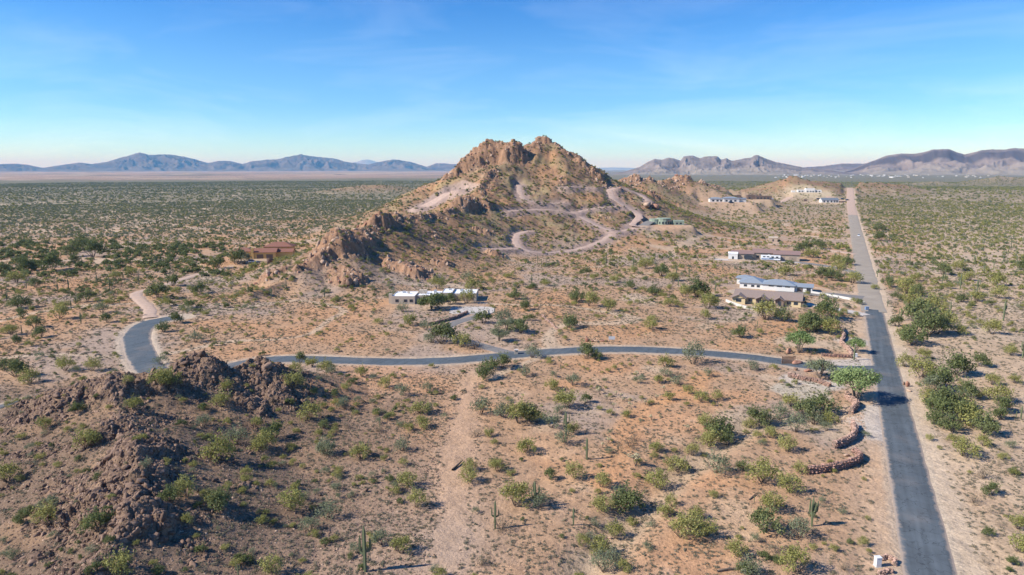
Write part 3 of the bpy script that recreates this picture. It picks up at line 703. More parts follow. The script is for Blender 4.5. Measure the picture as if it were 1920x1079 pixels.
def leaf_cloud(g, lobes, n, size, shell=.55, rays=0):
    """leaf-sized faces spread through lobes: (centre, radii) list"""
    w = np.array([l[1][0] * l[1][1] + l[1][0] * l[1][2] for l in lobes]); w = w / w.sum()
    li = g.choice(len(lobes), n, p=w); c = np.array([l[0] for l in lobes])[li]; r = np.array([l[1] for l in lobes])[li]
    d = unit(n, g); rad_ = g.uniform(shell, 1.08, n) ** .7
    p = c + d * r * rad_[:, None]
    if rays:      # long twigs that break the outline
        k = int(n * .3); ri = g.integers(0, rays, k); t = g.uniform(0, 6.28, rays); sp = g.uniform(.1, 1.15, rays); ln = g.uniform(.42, .66, rays)
        rd = np.c_[np.cos(t) * sp, np.sin(t) * sp, np.ones(rays)]; rd /= np.linalg.norm(rd, axis=1)[:, None]
        p[:k] = rd[ri] * (ln[ri] * g.uniform(.35, 1.0, k) ** .6)[:, None] * np.array([1, 1, 1.25]) + g.normal(size=(k, 3)) * .022
    keep = p[:, 2] > .02; p, d, li = p[keep], d[keep], li[keep]; n = len(p)
    nr = d * 1.0 + unit(n, g) * .9 + np.array([0, 0, .25]); nr /= np.linalg.norm(nr, axis=1)[:, None]
    a = np.cross(nr, unit(n, g)); a /= np.linalg.norm(a, axis=1)[:, None] + 1e-6; b = np.cross(nr, a)
    s = size * g.uniform(.6, 1.35, n)[:, None]
    V = np.stack([p + a * s, p - a * s * .5 + b * s * .8, p - a * s * .6 - b * s * .75], 1)
    tn = g.uniform(0, 1, len(lobes))[li] * .6 + g.uniform(0, .4, n)
    return V.reshape(-1, 3), np.arange(n * 3).reshape(-1, 3), np.repeat(tn, 3)
def sticks(g, n, r0, L_, spread, thick, z0=0.0):
    """thin forked stems from the root as three-sided spikes"""
    V, Fc = [], []
    for i in range(n):
        t = g.uniform(0, 6.28); sp = spread * g.uniform(.3, 1); p = np.array([r0 * math.cos(t), r0 * math.sin(t), z0]); e = p + np.array([math.cos(t) * sp, math.sin(t) * sp, g.uniform(.6, 1)]) * L_
        m = (p + e) / 2 + g.normal(size=3) * L_ * .07
        for (q0, q1, w0, w1) in ((p, m, thick, thick * .7), (m, e, thick * .7, thick * .25)):
            k = len(V)
            for q, w in ((q0, w0), (q1, w1)):
                for j in range(3): V.append(q + np.array([math.cos(j * 2.09), math.sin(j * 2.09), 0]) * w)
            for j in range(3): Fc.append([k + j, k + (j + 1) % 3, k + 3 + (j + 1) % 3, k + 3 + j])
    return np.array(V), np.array(Fc)
def shrub_lobes(g, n, hgt, flat=1.0):
    out = []
    for i in range(n):
        t = g.uniform(0, 6.28); q = math.sqrt(g.uniform(0, 1)) * .37; r = g.uniform(.08, .21)
        z = (hgt - r) * (1 - (q / .5) ** 2 * .75) * g.uniform(.62, 1.0)
        out.append(((q * math.cos(t), q * math.sin(t), max(z, r * .5)), (r, r, r * g.uniform(.75, 1.1))))
    return out
def shrub_meshes(kind, material, count, n, size, hgt, seed, lobes=9):
    """foliage meshes one metre wide, standing on z = 0"""
    res = []
    for i in range(count):
        g = np.random.default_rng(seed + i)
        V, Fc, T = leaf_cloud(g, shrub_lobes(g, lobes, hgt * g.uniform(.82, 1.12)), n, size, .3, 30 if n > 300 else 9)
        res.append(new_mesh(kind, V, Fc, material, T))
    return res
SH = {'Y': shrub_meshes('shrub_leaves', M_Y, 6, 1250, .026, .74, 100, 14), 'G': shrub_meshes('shrub_leaves', M_G, 6, 1000, .024, .72, 200, 13),
      'D': shrub_meshes('shrub_leaves', M_D, 6, 1500, .028, .72, 300, 14), 'B': shrub_meshes('shrub_leaves', M_B, 4, 420, .022, .5, 400, 8)}
LO = {'Y': shrub_meshes('shrub_low', M_Y, 4, 170, .085, .70, 500, 7), 'G': shrub_meshes('shrub_low', M_G, 4, 150, .08, .70, 600, 7), 'D': shrub_meshes('shrub_low', M_D, 4, 180, .09, .72, 700, 8), 'B': shrub_meshes('shrub_low', M_B, 3, 90, .07, .5, 800, 6)}
STEM = []
for i in range(4):
    g = np.random.default_rng(900 + i); V, Fc = sticks(g, 12, .02, .52, .7, .011); STEM.append(new_mesh('shrub_stems', V, Fc, M_BARK))
# low tufts and clumps of dry herbs
def tuft_meshes(m, seed, cnt=3):
    res = []
    for i in range(cnt):
        g = np.random.default_rng(seed + i); lob = [((g.normal() * .2, g.normal() * .2, .12), (.26, .26, .2)) for _ in range(4)]
        V, Fc, T = leaf_cloud(g, lob, 60, .085, .3); res.append(new_mesh('tuft', V, Fc, m, T))
    return res
TF = tuft_meshes(M_T, 30) + tuft_meshes(M_TG, 40)
# stones
def rock_mesh(seed, sub=2, cut=11):
    import bmesh
    g = np.random.default_rng(seed); bm = bmesh.new(); bmesh.ops.create_icosphere(bm, subdivisions=sub, radius=.5)
    nrm = unit(cut, g); off = g.uniform(.20, .37, cut)
    for v in bm.verts:
        p = np.array(v.co)
        for a, o in zip(nrm, off):
            s = p @ a - o
            if s > 0: p = p - a * s * .95
        p += unit(1, g)[0] * .018
        v.co = p * np.array([1.15, .95, .85])
    V = np.array([v.co for v in bm.verts]); Fc = np.array([[v.index for v in f.verts] for f in bm.faces]); bm.free()
    return V, Fc
def rock_material(name, c1, c2):
    m = bpy.data.materials.new(name); m.use_nodes = True; N, L = m.node_tree.nodes, m.node_tree.links; b = N['Principled BSDF']; b.inputs['Roughness'].default_value = .92; b.inputs['Specular IOR Level'].default_value = .2
    oi = N.new('ShaderNodeObjectInfo'); mx = N.new('ShaderNodeMix'); mx.data_type = 'RGBA'; mx.inputs[6].default_value = (*c1, 1); mx.inputs[7].default_value = (*c2, 1); L.new(oi.outputs['Random'], mx.inputs[0])
    tcn = N.new('ShaderNodeTexCoord'); nn = N.new('ShaderNodeTexNoise'); nn.inputs['Scale'].default_value = 4; nn.inputs['Detail'].default_value = 6; L.new(tcn.outputs['Object'], nn.inputs['Vector'])
    mr = N.new('ShaderNodeMapRange'); mr.inputs[1].default_value = .3; mr.inputs[2].default_value = .7; mr.inputs[3].default_value = .7; mr.inputs[4].default_value = 1.3; L.new(nn.outputs['Fac'], mr.inputs[0])
    v = N.new('ShaderNodeVectorMath'); v.operation = 'SCALE'; L.new(mx.outputs[2], v.inputs[0]); L.new(mr.outputs[0], v.inputs['Scale']); L.new(v.outputs[0], b.inputs['Base Color'])
    return m
M_RD = rock_material('rock_dark_brown', (.125, .080, .058), (.265, .175, .125))
M_RT = rock_material('rock_tan', (.33, .215, .145), (.46, .33, .24))
M_RR = rock_material('rock_red', (.33, .155, .105), (.44, .25, .17))
def rocks(m, seed, n=5, sub=2): return [new_mesh('rock', *rock_mesh(seed + i, sub), m) for i in range(n)]
RK = {'D': rocks(M_RD, 50), 'T': rocks(M_RT, 60), 'R': rocks(M_RR, 70)}
PEB = {'D': rocks(M_RD, 80, 3, 1), 'T': rocks(M_RT, 85, 3, 1)}
# ---- saguaros
def tube(path, radii, ns=10, rib=.14):
    path = np.array(path, float); n = len(path); V = []
    T = np.gradient(path, axis=0); T /= np.linalg.norm(T, axis=1)[:, None]
    ref = np.array([.0, 1, 0.]) 
    for i in range(n):
        a = np.cross(T[i], ref); a /= np.linalg.norm(a) + 1e-9; b = np.cross(T[i], a)
        for k in range(ns):
            th = 2 * math.pi * k / ns; rr = radii[i] * (1 + (rib if k % 2 else -rib)); V.append(path[i] + (a * math.cos(th) + b * math.sin(th)) * rr)
    Fc = [[i * ns + k, i * ns + (k + 1) % ns, (i + 1) * ns + (k + 1) % ns, (i + 1) * ns + k] for i in range(n - 1) for k in range(ns)]
    V.append(path[-1] + T[-1] * radii[-1] * .4); top = len(V) - 1
    Fc += [[(n - 1) * ns + k, (n - 1) * ns + (k + 1) % ns, top, top] for k in range(ns)]
    return np.array(V), Fc
def quadmesh(name, V, Fc, m):
    me = bpy.data.meshes.new(name); me.from_pydata([tuple(v) for v in V], [], [tuple(dict.fromkeys(f)) for f in Fc]); me.materials.append(m); return me
def sag_trunk(g, h=1.0):
    zs = np.linspace(-.03, h, 9); w = g.normal(size=2) * .012
    r = np.interp(zs / h, [0, .1, .5, .85, .97, 1], [.036, .040, .050, .046, .030, .012])
    return tube([(w[0] * z, w[1] * z, z) for z in zs], r)
def sag_arm(g, az, z0, top, reach=.13):
    pts = [(.02, z0), (reach * .6, z0 + .005), (reach, z0 + .045), (reach * 1.06, z0 + .10), (reach * 1.08, (z0 + top) / 2 + .05), (reach * 1.06, top)]
    path = [(p[0] * math.cos(az), p[0] * math.sin(az), p[1]) for p in pts]
    return tube(path, [.022, .028, .030, .031, .031, .014], ns=8)
SAG = []
for i in range(7):
    g = np.random.default_rng(1000 + i); tr = quadmesh('saguaro_trunk', *sag_trunk(g), M_CACT)
    na = [0, 1, 2, 3, 4, 7, 2][i]; arms = []
    for k in range(na):
        az = (k / max(na, 1)) * 6.28 + g.uniform(-.5, .5) if i != 6 else (0.1 + 3.0 * k)
        z0 = g.uniform(.36, .58); arms.append(quadmesh('saguaro_arm', *sag_arm(g, az, z0, min(z0 + g.uniform(.18, .42), .97), g.uniform(.10, .17)), M_CACT))
    SAG.append((tr, arms))
# joined low version for those far off
def put(name, mesh, loc, rz=0.0, sc=(1, 1, 1), parent=None):
    o = bpy.data.objects.new(name, mesh); root.objects.link(o)
    if parent is not None: o.parent = parent
    o.location = loc; o.rotation_euler = (0, 0, rz); o.scale = sc if hasattr(sc, '__len__') else (sc, sc, sc)
    return o
def tag(o, label=None, cat=None, group=None, kind=None):
    if label: o['label'] = label
    if cat: o['category'] = cat
    if group: o['group'] = group
    if kind: o['kind'] = kind
    return o
# ---- trees with a trunk: palo verde and mesquite
def tree_meshes(seed, material, n, size, crown_z=.62, th=.26):
    g = np.random.default_rng(seed); V, Fc = [], []
    ends = []
    k0 = 4
    for i in range(k0):
        t = i / k0 * 6.28 + g.uniform(-.5, .5); r = g.uniform(.16, .30); e = (r * math.cos(t), r * math.sin(t), g.uniform(.42, .55)); mdl = (e[0] * .35, e[1] * .35, e[2] * .5)
        v, f = tube([(g.normal() * .008, g.normal() * .008, -.05), mdl, e], [.019, .013, .006], ns=6, rib=0); f = [[a + len(V) for a in q] for q in f]; V += list(v); Fc += f; ends.append((mdl, e))
        for j in range(3):
            t2 = t + g.uniform(-.9, .9); r2 = r + g.uniform(.03, .15); e2 = (r2 * math.cos(t2), r2 * math.sin(t2), e[2] + g.uniform(.02, .18)); v, f = tube([mdl, tuple((np.array(mdl) + e2) / 2 + g.normal(size=3) * .02), e2], [.009, .006, .003], ns=4, rib=0); f = [[a + len(V) for a in q] for q in f]; V += list(v); Fc += f
    trunk = quadmesh('tree_trunk', V, Fc, M_BARK)
    lob = []
    for i in range(20):
        t = g.uniform(0, 6.28); q = math.sqrt(g.uniform(0, 1)) * .38; r = g.uniform(.12, .19); z = crown_z - .10 + th * .5 * (1 - (q / .45) ** 2) * g.uniform(-.5, 1) - q * .28
        lob.append(((q * math.cos(t), q * math.sin(t), z), (r, r, r * .75)))
    V, Fc, T = leaf_cloud(g, lob, int(n * 1.5), size, .2)
    return trunk, new_mesh('tree_crown', V, Fc, material, T)
TREES = {'P': [tree_meshes(1100 + i, M_P, 2600, .021) for i in range(3)], 'Q': [tree_meshes(1200 + i, M_G, 1500, .022, .55, .3) for i in range(3)], 'M': [tree_meshes(1300 + i, M_D, 2200, .025, .5, .4) for i in range(3)]}
# ------------------------------------------------------------------ scattered masses (one object each)
def scatter(name, protos, pts, scl, rot, idx, label):
    coll = bpy.data.collections.new(name + '_shapes')
    for i, me in enumerate(protos):
        o = bpy.data.objects.new('%s_shape_%02d' % (name, i), me); coll.objects.link(o)
    me = bpy.data.meshes.new(name); n = len(pts); me.vertices.add(n); me.vertices.foreach_set('co', np.asarray(pts, np.float32).reshape(-1))
    a = me.attributes.new('scl', 'FLOAT_VECTOR', 'POINT'); a.data.foreach_set('vector', np.asarray(scl, np.float32).reshape(-1))
    a = me.attributes.new('rot', 'FLOAT_VECTOR', 'POINT'); a.data.foreach_set('vector', np.asarray(rot, np.float32).reshape(-1))
    a = me.attributes.new('pick', 'INT', 'POINT'); a.data.foreach_set('value', np.asarray(idx, np.int32))
    o = bpy.data.objects.new(name, me); root.objects.link(o)
    ng = bpy.data.node_groups.new(name, 'GeometryNodeTree')
    ng.interface.new_socket('Geometry', in_out='INPUT', socket_type='NodeSocketGeometry'); ng.interface.new_socket('Geometry', in_out='OUTPUT', socket_type='NodeSocketGeometry')
    N, L = ng.nodes, ng.links; gi = N.new('NodeGroupInput'); go = N.new('NodeGroupOutput')
    ci = N.new('GeometryNodeCollectionInfo'); ci.inputs['Collection'].default_value = coll; ci.inputs['Separate Children'].default_value = True; ci.inputs['Reset Children'].default_value = True
    ip = N.new('GeometryNodeInstanceOnPoints'); ip.inputs['Pick Instance'].default_value = True
    def na(nm, ty):
        q = N.new('GeometryNodeInputNamedAttribute'); q.data_type = ty; q.inputs['Name'].default_value = nm; return q.outputs['Attribute']
    mp_ = N.new('GeometryNodeMeshToPoints')
    L.new(gi.outputs[0], ip.inputs['Points']); L.new(ci.outputs[0], ip.inputs['Instance']); L.new(na('pick', 'INT'), ip.inputs['Instance Index'])
    N.remove(mp_)
    er = N.new('FunctionNodeEulerToRotation'); L.new(na('rot', 'FLOAT_VECTOR'), er.inputs[0]); L.new(er.outputs[0], ip.inputs['Rotation']); L.new(na('scl', 'FLOAT_VECTOR'), ip.inputs['Scale'])
    L.new(ip.outputs[0], go.inputs[0])
    md = o.modifiers.new('scatter', 'NODES'); md.node_group = ng
    o['kind'] = 'stuff'; o['label'] = label
    return o
f_clear, f_rock, f_hill = Field(CLEAR), Field(ROCK), Field(HILLG)
HOR = np.maximum.accumulate((HG - CAMZ) / np.maximum(RRg, 1), axis=0)
f_hor = Field(np.vstack([HOR[:1], HOR[:-1]]))
def visible(x, y, z, up=1.2):
    return (z + up - CAMZ) / np.hypot(x, y) > f_hor(x, y) - .0005
def polar_points(n, r0, r1, a0=-47, a1=47, pw=1.0):
    u = rng.uniform(0, 1, n); r = (r0 ** (2 * pw) + u * (r1 ** (2 * pw) - r0 ** (2 * pw))) ** (1 / (2 * pw)); a = np.radians(rng.uniform(a0, a1, n))
    return r * np.sin(a), r * np.cos(a)
EXCL = []      # (x, y, radius) kept free: houses, walls, hand-placed plants
def free(x, y, extra=0.0):
    ok = f_clear(x, y) < .3
    for (ex, ey, er_) in EXCL: ok &= (np.abs(x - ex) > er_ + extra) | (np.abs(y - ey) > er_ + extra)
    return ok
# ------------------------------------------------------------------ plants placed one by one: px, foot py, width px, kind
PLANTS = """612,703,30,Y 622,704,22,G 678,710,24,Y 699,711,16,G 725,730,26,Y 737,711,14,Y 753,745,30,G 802,737,24,G 657,720,13,D 650,733,18,Y 628,744,18,D 630,762,20,Y 645,770,26,G
670,757,18,G 707,778,18,D 727,790,18,D 649,806,20,B 608,806,22,D 789,780,36,Y 804,775,22,G 816,766,12,Y 793,806,30,Y 765,811,20,Y 708,812,22,B 754,850,34,G 677,864,40,Y 613,857,36,G 763,918,38,Y
780,955,36,Y 752,1042,40,Y 717,1026,36,G 619,975,40,G 610,1022,20,D 881,885,28,Y 879,907,34,Y 927,877,20,Y 933,888,30,Y 967,956,58,Y 941,998,38,B 902,1063,28,B 902,782,36,G 944,786,38,G
973,800,50,Y 995,796,44,D 908,714,36,D 921,695,30,D 943,694,30,D 984,708,24,G 917,820,20,Y 927,834,16,Y 894,822,26,B 987,853,38,Y 1037,710,17,G 1076,728,30,G 1036,735,28,Y 1099,758,20,D 1064,770,42,Y
1052,779,24,G 1008,797,30,Y 1033,806,34,G 1060,835,32,G 1073,815,26,Y 1196,722,20,G 1248,692,28,Y 1248,709,24,G 1235,721,20,Y 1272,725,26,G 1327,708,20,G 1175,785,20,Y 1254,753,22,Y 1290,740,20,Y
1315,757,28,Y 1345,753,22,Y 1174,694,14,B 1136,757,16,B 1190,830,22,B 1181,841,28,B 1231,851,28,Y 1350,826,52,D 1330,843,40,Y 1325,809,34,Y 1298,857,26,Y 1363,838,28,D 1269,890,44,Y 1234,922,42,Y
1344,892,46,G 1394,886,26,D 1077,900,34,Y 1031,902,24,D 1127,917,32,Y 1175,962,56,D 1162,950,40,G 1129,963,42,Y 1012,955,36,G 1154,1013,36,Y 1090,1026,26,Y 1125,1045,38,Y 1150,1057,34,G 1133,1078,46,G
1170,1075,30,Y 1248,972,32,Y 1260,952,24,Y 1279,1015,54,Y 1306,975,30,Y 1325,1010,36,Y 1300,1000,40,Y 1381,1047,38,Y 1398,1080,32,D 1429,911,50,Y 1480,927,44,Y 1502,890,27,Y 1450,965,42,Y 1437,1005,56,D
1498,1013,44,G 1454,1040,28,B 1458,1057,20,D 1492,1081,56,Y 1417,1018,20,G 1405,1081,40,G 1583,1072,24,B 1618,1025,20,Y 1619,902,10,Y 1482,765,30,Y 1463,792,36,G 1540,782,48,D 1553,799,32,Y 1509,789,42,D
1525,800,34,G 1490,815,40,G 1420,802,40,D 1405,806,26,Y 1440,800,30,G 1442,824,26,Y 1420,824,18,Y 1549,811,24,G 1476,851,36,Y 1624,822,17,G 1409,697,24,G 1451,694,16,Y 1669,541,22,D 1681,566,20,D
1697,555,34,Y 1719,560,26,D 1706,580,34,Y 1744,591,42,Y 1681,616,26,D 1720,613,50,D 1739,636,58,D 1756,632,46,D 1711,652,44,D 1694,640,30,Y 1770,619,38,Y 1799,630,28,Y 1860,631,30,Y 1697,691,30,Y
1728,713,46,Y 1767,738,56,D 1792,711,50,D 1739,758,34,Y 1767,777,50,D 1748,740,40,G 1836,691,32,D 1811,750,36,D 1861,725,28,Y 1903,722,22,Y 1872,758,44,Y 1836,750,22,Y 1878,777,34,D 1895,669,22,Y
1731,677,24,Y 1721,695,26,B 1870,563,26,Y 1831,569,28,Y 1803,569,22,D 1778,544,20,Y 1817,530,22,Y 1867,540,34,Y 1795,511,24,Y 1767,519,28,D 1717,530,22,Y 1917,510,26,D 1806,861,44,Y 1743,828,17,Y
1847,819,46,D 1844,840,26,Y 1817,804,52,Y 1782,813,40,D 1752,798,34,D 1758,787,44,D 1803,798,50,D 1780,775,40,Y 1800,770,40,D 1859,931,30,D 1909,996,34,Y 1909,1040,42,Y 1826,946,26,B 1856,964,20,B 1844,902,34,B
1844,1061,19,B 1897,843,20,G 1850,1014,15,B 1873,987,15,B 1788,831,22,Y 1876,790,30,D 82,809,26,Y 143,779,26,D 161,844,46,Y 59,846,18,G 253,773,30,Y 240,722,22,Y 304,728,42,Y 181,748,11,D
30,711,40,D 55,722,36,Y 122,699,30,Y 141,701,18,G 173,699,28,Y 8,693,22,D 75,672,18,G 302,687,24,G 155,716,16,Y 55,652,18,Y 30,648,20,D 13,908,46,Y 93,990,52,Y 57,970,22,D
184,1003,50,D 225,1080,54,Y 22,1052,26,G 177,1077,24,D 275,880,22,G 318,734,42,Y 426,733,26,Y 416,766,36,Y 381,772,20,D 380,805,32,G 339,801,18,D 551,730,38,Y 553,700,22,Y
563,684,24,D 585,690,22,Y 543,760,18,D 512,758,20,B 581,790,42,Y 480,803,24,Y 443,838,48,G 516,825,34,D 496,844,36,Y 411,872,62,Y 612,856,36,G 322,946,36,D 351,935,40,Y 411,960,46,D
396,948,34,Y 546,962,50,Y 581,1000,34,G 508,1079,44,Y 488,850,38,Y 906,611,30,D 944,607,34,G 975,629,34,D 984,584,22,D 994,604,20,D 967,564,22,D 1067,619,34,D 1220,621,28,Y 1224,606,20,Y
1140,587,28,Y 1105,578,30,Y 1082,570,30,D 1023,539,20,Y 999,545,16,D 958,526,18,Y 1113,525,18,Y 1099,519,20,D 1152,533,20,Y 1181,545,20,D 1206,549,18,Y 1226,557,24,D 1242,561,18,Y 1256,578,24,Y
1282,561,30,Y 1307,561,36,D 1325,584,38,Y 1321,601,20,Y 1389,637,28,D 1099,677,36,D 1119,677,22,D 998,675,30,G 1299,688,44,G 1240,522,28,D 1262,530,24,Y 1211,508,28,Y 1186,515,18,Y 877,533,24,G
884,547,26,Y 829,651,52,D 810,646,30,G 867,655,34,Y 889,659,30,B 798,622,24,G 768,613,28,Y 842,574,26,D 875,573,30,Y 755,588,24,G 821,546,28,Y 736,566,24,G 709,610,18,Y 1435,605,46,Y 1468,607,30,D
1551,605,48,D 1557,632,36,Y 1515,628,40,D 1424,628,15,Y 153,473,36,D 175,487,38,D 136,485,30,D 138,496,22,D 100,511,40,D 49,511,28,D 7,516,26,D 31,533,28,Y 67,542,22,D 214,502,18,D 216,527,20,Y
247,518,20,Y 111,602,34,Y 42,598,22,D 36,582,36,D 200,607,20,D 165,569,28,D 121,580,20,Y 191,589,22,G 205,573,20,Y 307,625,24,D 329,609,24,D 356,580,20,D 298,565,40,D 311,576,20,Y 409,507,26,D
325,540,26,D 376,553,26,D 22,631,26,Y 76,636,26,D 367,645,26,G 65,618,26,D 444,500,34,D 457,498,26,G 475,506,18,Y 560,500,16,Y 1310,560,20,Y 1510,480,30,D 1522,487,28,Y 1536,470,22,D 1570,498,26,Y
1590,500,22,D 1570,520,30,Y 1598,535,30,Y 1560,530,28,D 1540,525,26,D 1472,520,28,Y 1480,498,16,D 1640,545,16,Y 1650,455,22,D 1647,437,20,D 1580,470,18,Y 1506,575,14,D 1512,556,12,Y 1543,558,12,Y 1602,571,16,Y 1612,573,14,D"""
TREE_LIST = [(1604, 752, 84, 'P', 'broad feathery light green palo verde shading the edge of the straight asphalt road'),
 (1498, 662, 54, 'P', 'airy light green palo verde beside the small rusty gate on the side road'),
 (1604, 662, 36, 'P', 'small pale palo verde by the tall armless saguaro near the junction'),
 (1537, 712, 58, 'Q', 'grey green open mesquite at the mouth of the side road'),
 (1530, 622, 58, 'M', 'dense dark mesquite below the tan roofed house, left of the straight road'),
 (809, 580, 50, 'M', 'dense dark mesquite hiding the front of the flat roofed white house'),
 (936, 640, 38, 'Q', 'thin grey green mesquite standing where the curved driveway meets the slope'),
 (93, 958, 40, 'Q', 'leaning open mesquite among rocks on the dark hillside'),
 (950, 622, 38, 'Q', 'tall silvery mesquite behind the thin one beside the curved driveway'),
 (742, 620, 1, 'Q', '')]
SAGS = """928,992,56,6,0 1003,950,48,3,1 1075,985,34,0,0 1100,862,42,0,0 1522,987,56,5,0 1061,817,46,3,0 685,1072,90,2,0 712,801,20,0,0 1881,602,38,1,0 1800,543,30,2,0 1832,549,26,3,1 1808,697,24,4,0
1917,672,40,2,0 1740,563,14,0,0 1689,602,22,3,0 1782,596,14,1,0 1914,787,26,1,0 1820,569,16,0,0 109,549,20,1,0 129,545,22,2,0 182,533,18,1,0 206,544,24,4,0 261,536,20,3,0 50,541,16,1,0 13,566,18,1,0
225,522,12,0,0 230,523,12,1,0 131,516,12,1,0 366,636,18,0,0 1136,500,24,0,0 1187,507,26,0,0 1268,517,20,1,0 1292,520,18,1,0 1098,543,14,2,0 1272,537,16,1,0 1341,548,18,1,0 1377,506,10,0,0
1355,509,11,0,0 1601,676,28,0,0 1571,587,14,0,0 447,1082,26,3,0 1414,943,14,0,0 1516,591,9,0,0 1588,592,9,0,0 1420,614,12,0,0 1766,695,8,0,0 1664,575,14,2,0 1645,520,16,3,0 1905,785,14,0,0 640,905,10,0,0
1065,932,9,0,0 1785,600,12,2,0 1845,512,14,1,0 1863,505,14,0,0 1745,470,12,1,0 1890,480,14,1,0 1720,455,12,0,0 1700,500,12,1,0 530,330,1,0,0"""
plants = []
for t in PLANTS.split():
    px, py, w, k = t.split(','); px, py, w = float(px), float(py), float(w)
    x, y = hit(px, py - .12 * w); z = float(H(x, y)); d = project(x, y, z)[2]; wm = w * d / F * 1.40
    plants.append([x, y, z, wm, k, w * 1.12]); EXCL.append((x, y, wm * .35))
NHAND = len(plants)
trees = []
for (px, py, w, k, lb) in TREE_LIST:
    if not lb: continue
    x, y = hit(px, py); z = float(H(x, y)); d = project(x, y, z)[2]; trees.append([x, y, z, w * d / F * 1.15, k, lb]); EXCL.append((x, y, 1.5))
sags = []
for t in SAGS.split():
    px, py, h, v, _ = [float(q) for q in t.split(',')]
    if h < 2: continue
    x, y = hit(px, py); z = float(H(x, y)); d = project(x, y, z)[2]; sags.append([x, y, z, h * d / F * 1.04, int(v), h])
# ---- more plants by rule: density follows the ground, kinds follow the place
def density(x, y):
    r = np.hypot(x, y); u = x / np.maximum(y, 1)
    cl = fbm(x / 38, y / 38, 3, 301)
    d = .50 + .9 * cl
    d = np.where(y < 300, .24 + .4 * np.maximum(cl, 0), d)
    d = np.where((y < 175) & (x < -20), .9 + .5 * cl, d)
    fv = np.abs(fbm(x / 150, y / 150, 3, 400))                        # most near ones are placed by hand
    d = np.where((y < 300) & (u < -.35) & (y > 190), .45 + .5 * cl, d)
    d = np.where((u > .62) & (y < 300), .30 + .5 * cl, d)
    d = np.where((u > .52) & (y >= 300), .75 + .9 * cl, d)
    d = np.where((u < -.20) & (y > 300), .82 + .9 * cl, d)
    d = np.where((u < -.42) & (y > 380) & (y < 560), 0.75 + 1.7 * fbm(x / 70, y / 45, 2, 302), d)
    d = np.where((f_hill(x, y) > 5) & (y > 280), 1.25 + .5 * cl, d)
    d = np.where(f_rock(x, y) > .55, d * .35, d)
    d = np.where((r > 820) & (u > .05) & (u < .50) & (r < 1700), d * .5, d)
    d = np.where((y > 190) & (f_hill(x, y) < 3), np.where(fv < .02, d * .1, np.where(fv < .07, d + .45, d)), d)
    return np.clip(d, 0, 2)
pool = []
for (r0, r1, n, s0, s1) in ((80, 300, 4900, 1.1, 3.0), (300, 700, 33000, 1.1, 4.2), (700, 1400, 90000, 1.6, 4.4), (1400, 3600, 106000, 2.6, 6.8)):
    x, y = polar_points(n, r0, r1); keep = (rng.uniform(0, 1.25, n) < density(x, y)) & free(x, y); x, y = x[keep], y[keep]
    z = H(x, y); vis = visible(x, y, z, 2.0); x, y, z = x[vis], y[vis], z[vis]
    u = x / y; q = fbm(x / 60, y / 60, 2, 303) + rng.normal(0, .35, len(x))
    k = np.where(q > .32, 1, 0)                    # 0 yellow-green, 1 dark
    k = np.where(rng.uniform(0, 1, len(x)) < .22, 2, k); k = np.where(rng.uniform(0, 1, len(x)) < .10, 3, k)
    wash = (u < -.42) & (y > 380) & (y < 560); k = np.where(wash & (rng.uniform(0, 1, len(x)) < .38), 1, k)
    k = np.where((u < -.1) & (y > 600) & (rng.uniform(0, 1, len(x)) < .6), 2, k)
    w = rng.uniform(0, 1, len(x)) ** 1.7 * (s1 - s0) + s0; w = np.where(wash & (k == 1), w * 1.6, w); w = np.where(k == 3, w * .7, w)
    w = np.where(f_hill(x, y) > 6, w * .85, w)
    pool.append(np.c_[x, y, z, w, k])
pool = np.vstack(pool)
d_ = project(pool[:, 0], pool[:, 1], pool[:, 2]); size_px = pool[:, 3] * F / d_[2]
inside = (d_[0] > -20) & (d_[0] < 1940) & (d_[1] < 1110)
size_px = np.where(inside, size_px, 0)
KN = 'YDGB'
# hand-placed shrubs plus the largest of the rest are individuals, 300 in all
nind = 300
order = np.argsort(-np.array([p[5] for p in plants]))
ind = [plants[i] for i in order[:nind]]
rest_hand = [plants[i] for i in order[nind:]]
restp = pool
print('plants', len(plants), 'pool', len(pool), 'smallest individual px', ind[-1][5])
KW = {'Y': 'yellow-green', 'D': 'dark green', 'G': 'grey-green', 'B': 'dry brown'}
LAND = []     # landmarks for the labels: name, x, y
def bearing(x, y, lx, ly):
    dx, dy = x - lx, y - ly; d = math.hypot(dx, dy); a = math.degrees(math.atan2(dx, dy)) % 360
    return d, ['behind', 'behind-right of', 'right of', 'front-right of', 'in front of', 'front-left of', 'left of', 'behind-left of'][int(((a + 22.5) % 360) // 45)]
USED = set()
def farness(d, sc=1.0):
    d /= sc
    return 'right' if d < 4 else 'close' if d < 11 else 'a little way' if d < 25 else 'some way' if d < 55 else 'well' if d < 110 else 'far'
def place_label(x, y, head, maxd=400):
    c = sorted(((math.hypot(x - l[1], y - l[2]), l) for l in LAND), key=lambda t: t[0])[:12]
    for d, l in c[:2]:
        dd, w = bearing(x, y, l[1], l[2]); s = '%s %s %s %s' % (head, farness(dd), w, l[0])
        if s not in USED and len(s.split()) <= 16: USED.add(s); return s
    for a in range(len(c)):
        for b in range(a + 1, len(c)):
            for f1 in (0, 1):
                l, m = c[a][1], c[b][1]; dd, w = bearing(x, y, l[1], l[2]); d2, w2 = bearing(x, y, m[1], m[2])
                s = '%s %s %s %s, %s %s' % (head, farness(dd) if f1 else '', w, l[0], w2, m[0]); s = ' '.join(s.split())
                if s not in USED and len(s.split()) <= 16: USED.add(s); return s
    d, l = c[0]; dd, w = bearing(x, y, l[1], l[2]); return '%s %s %s %s' % (head, farness(dd), w, l[0])
def add_landmark(name, px, py):
    x, y = hit(px, py); LAND.append((name, x, y))
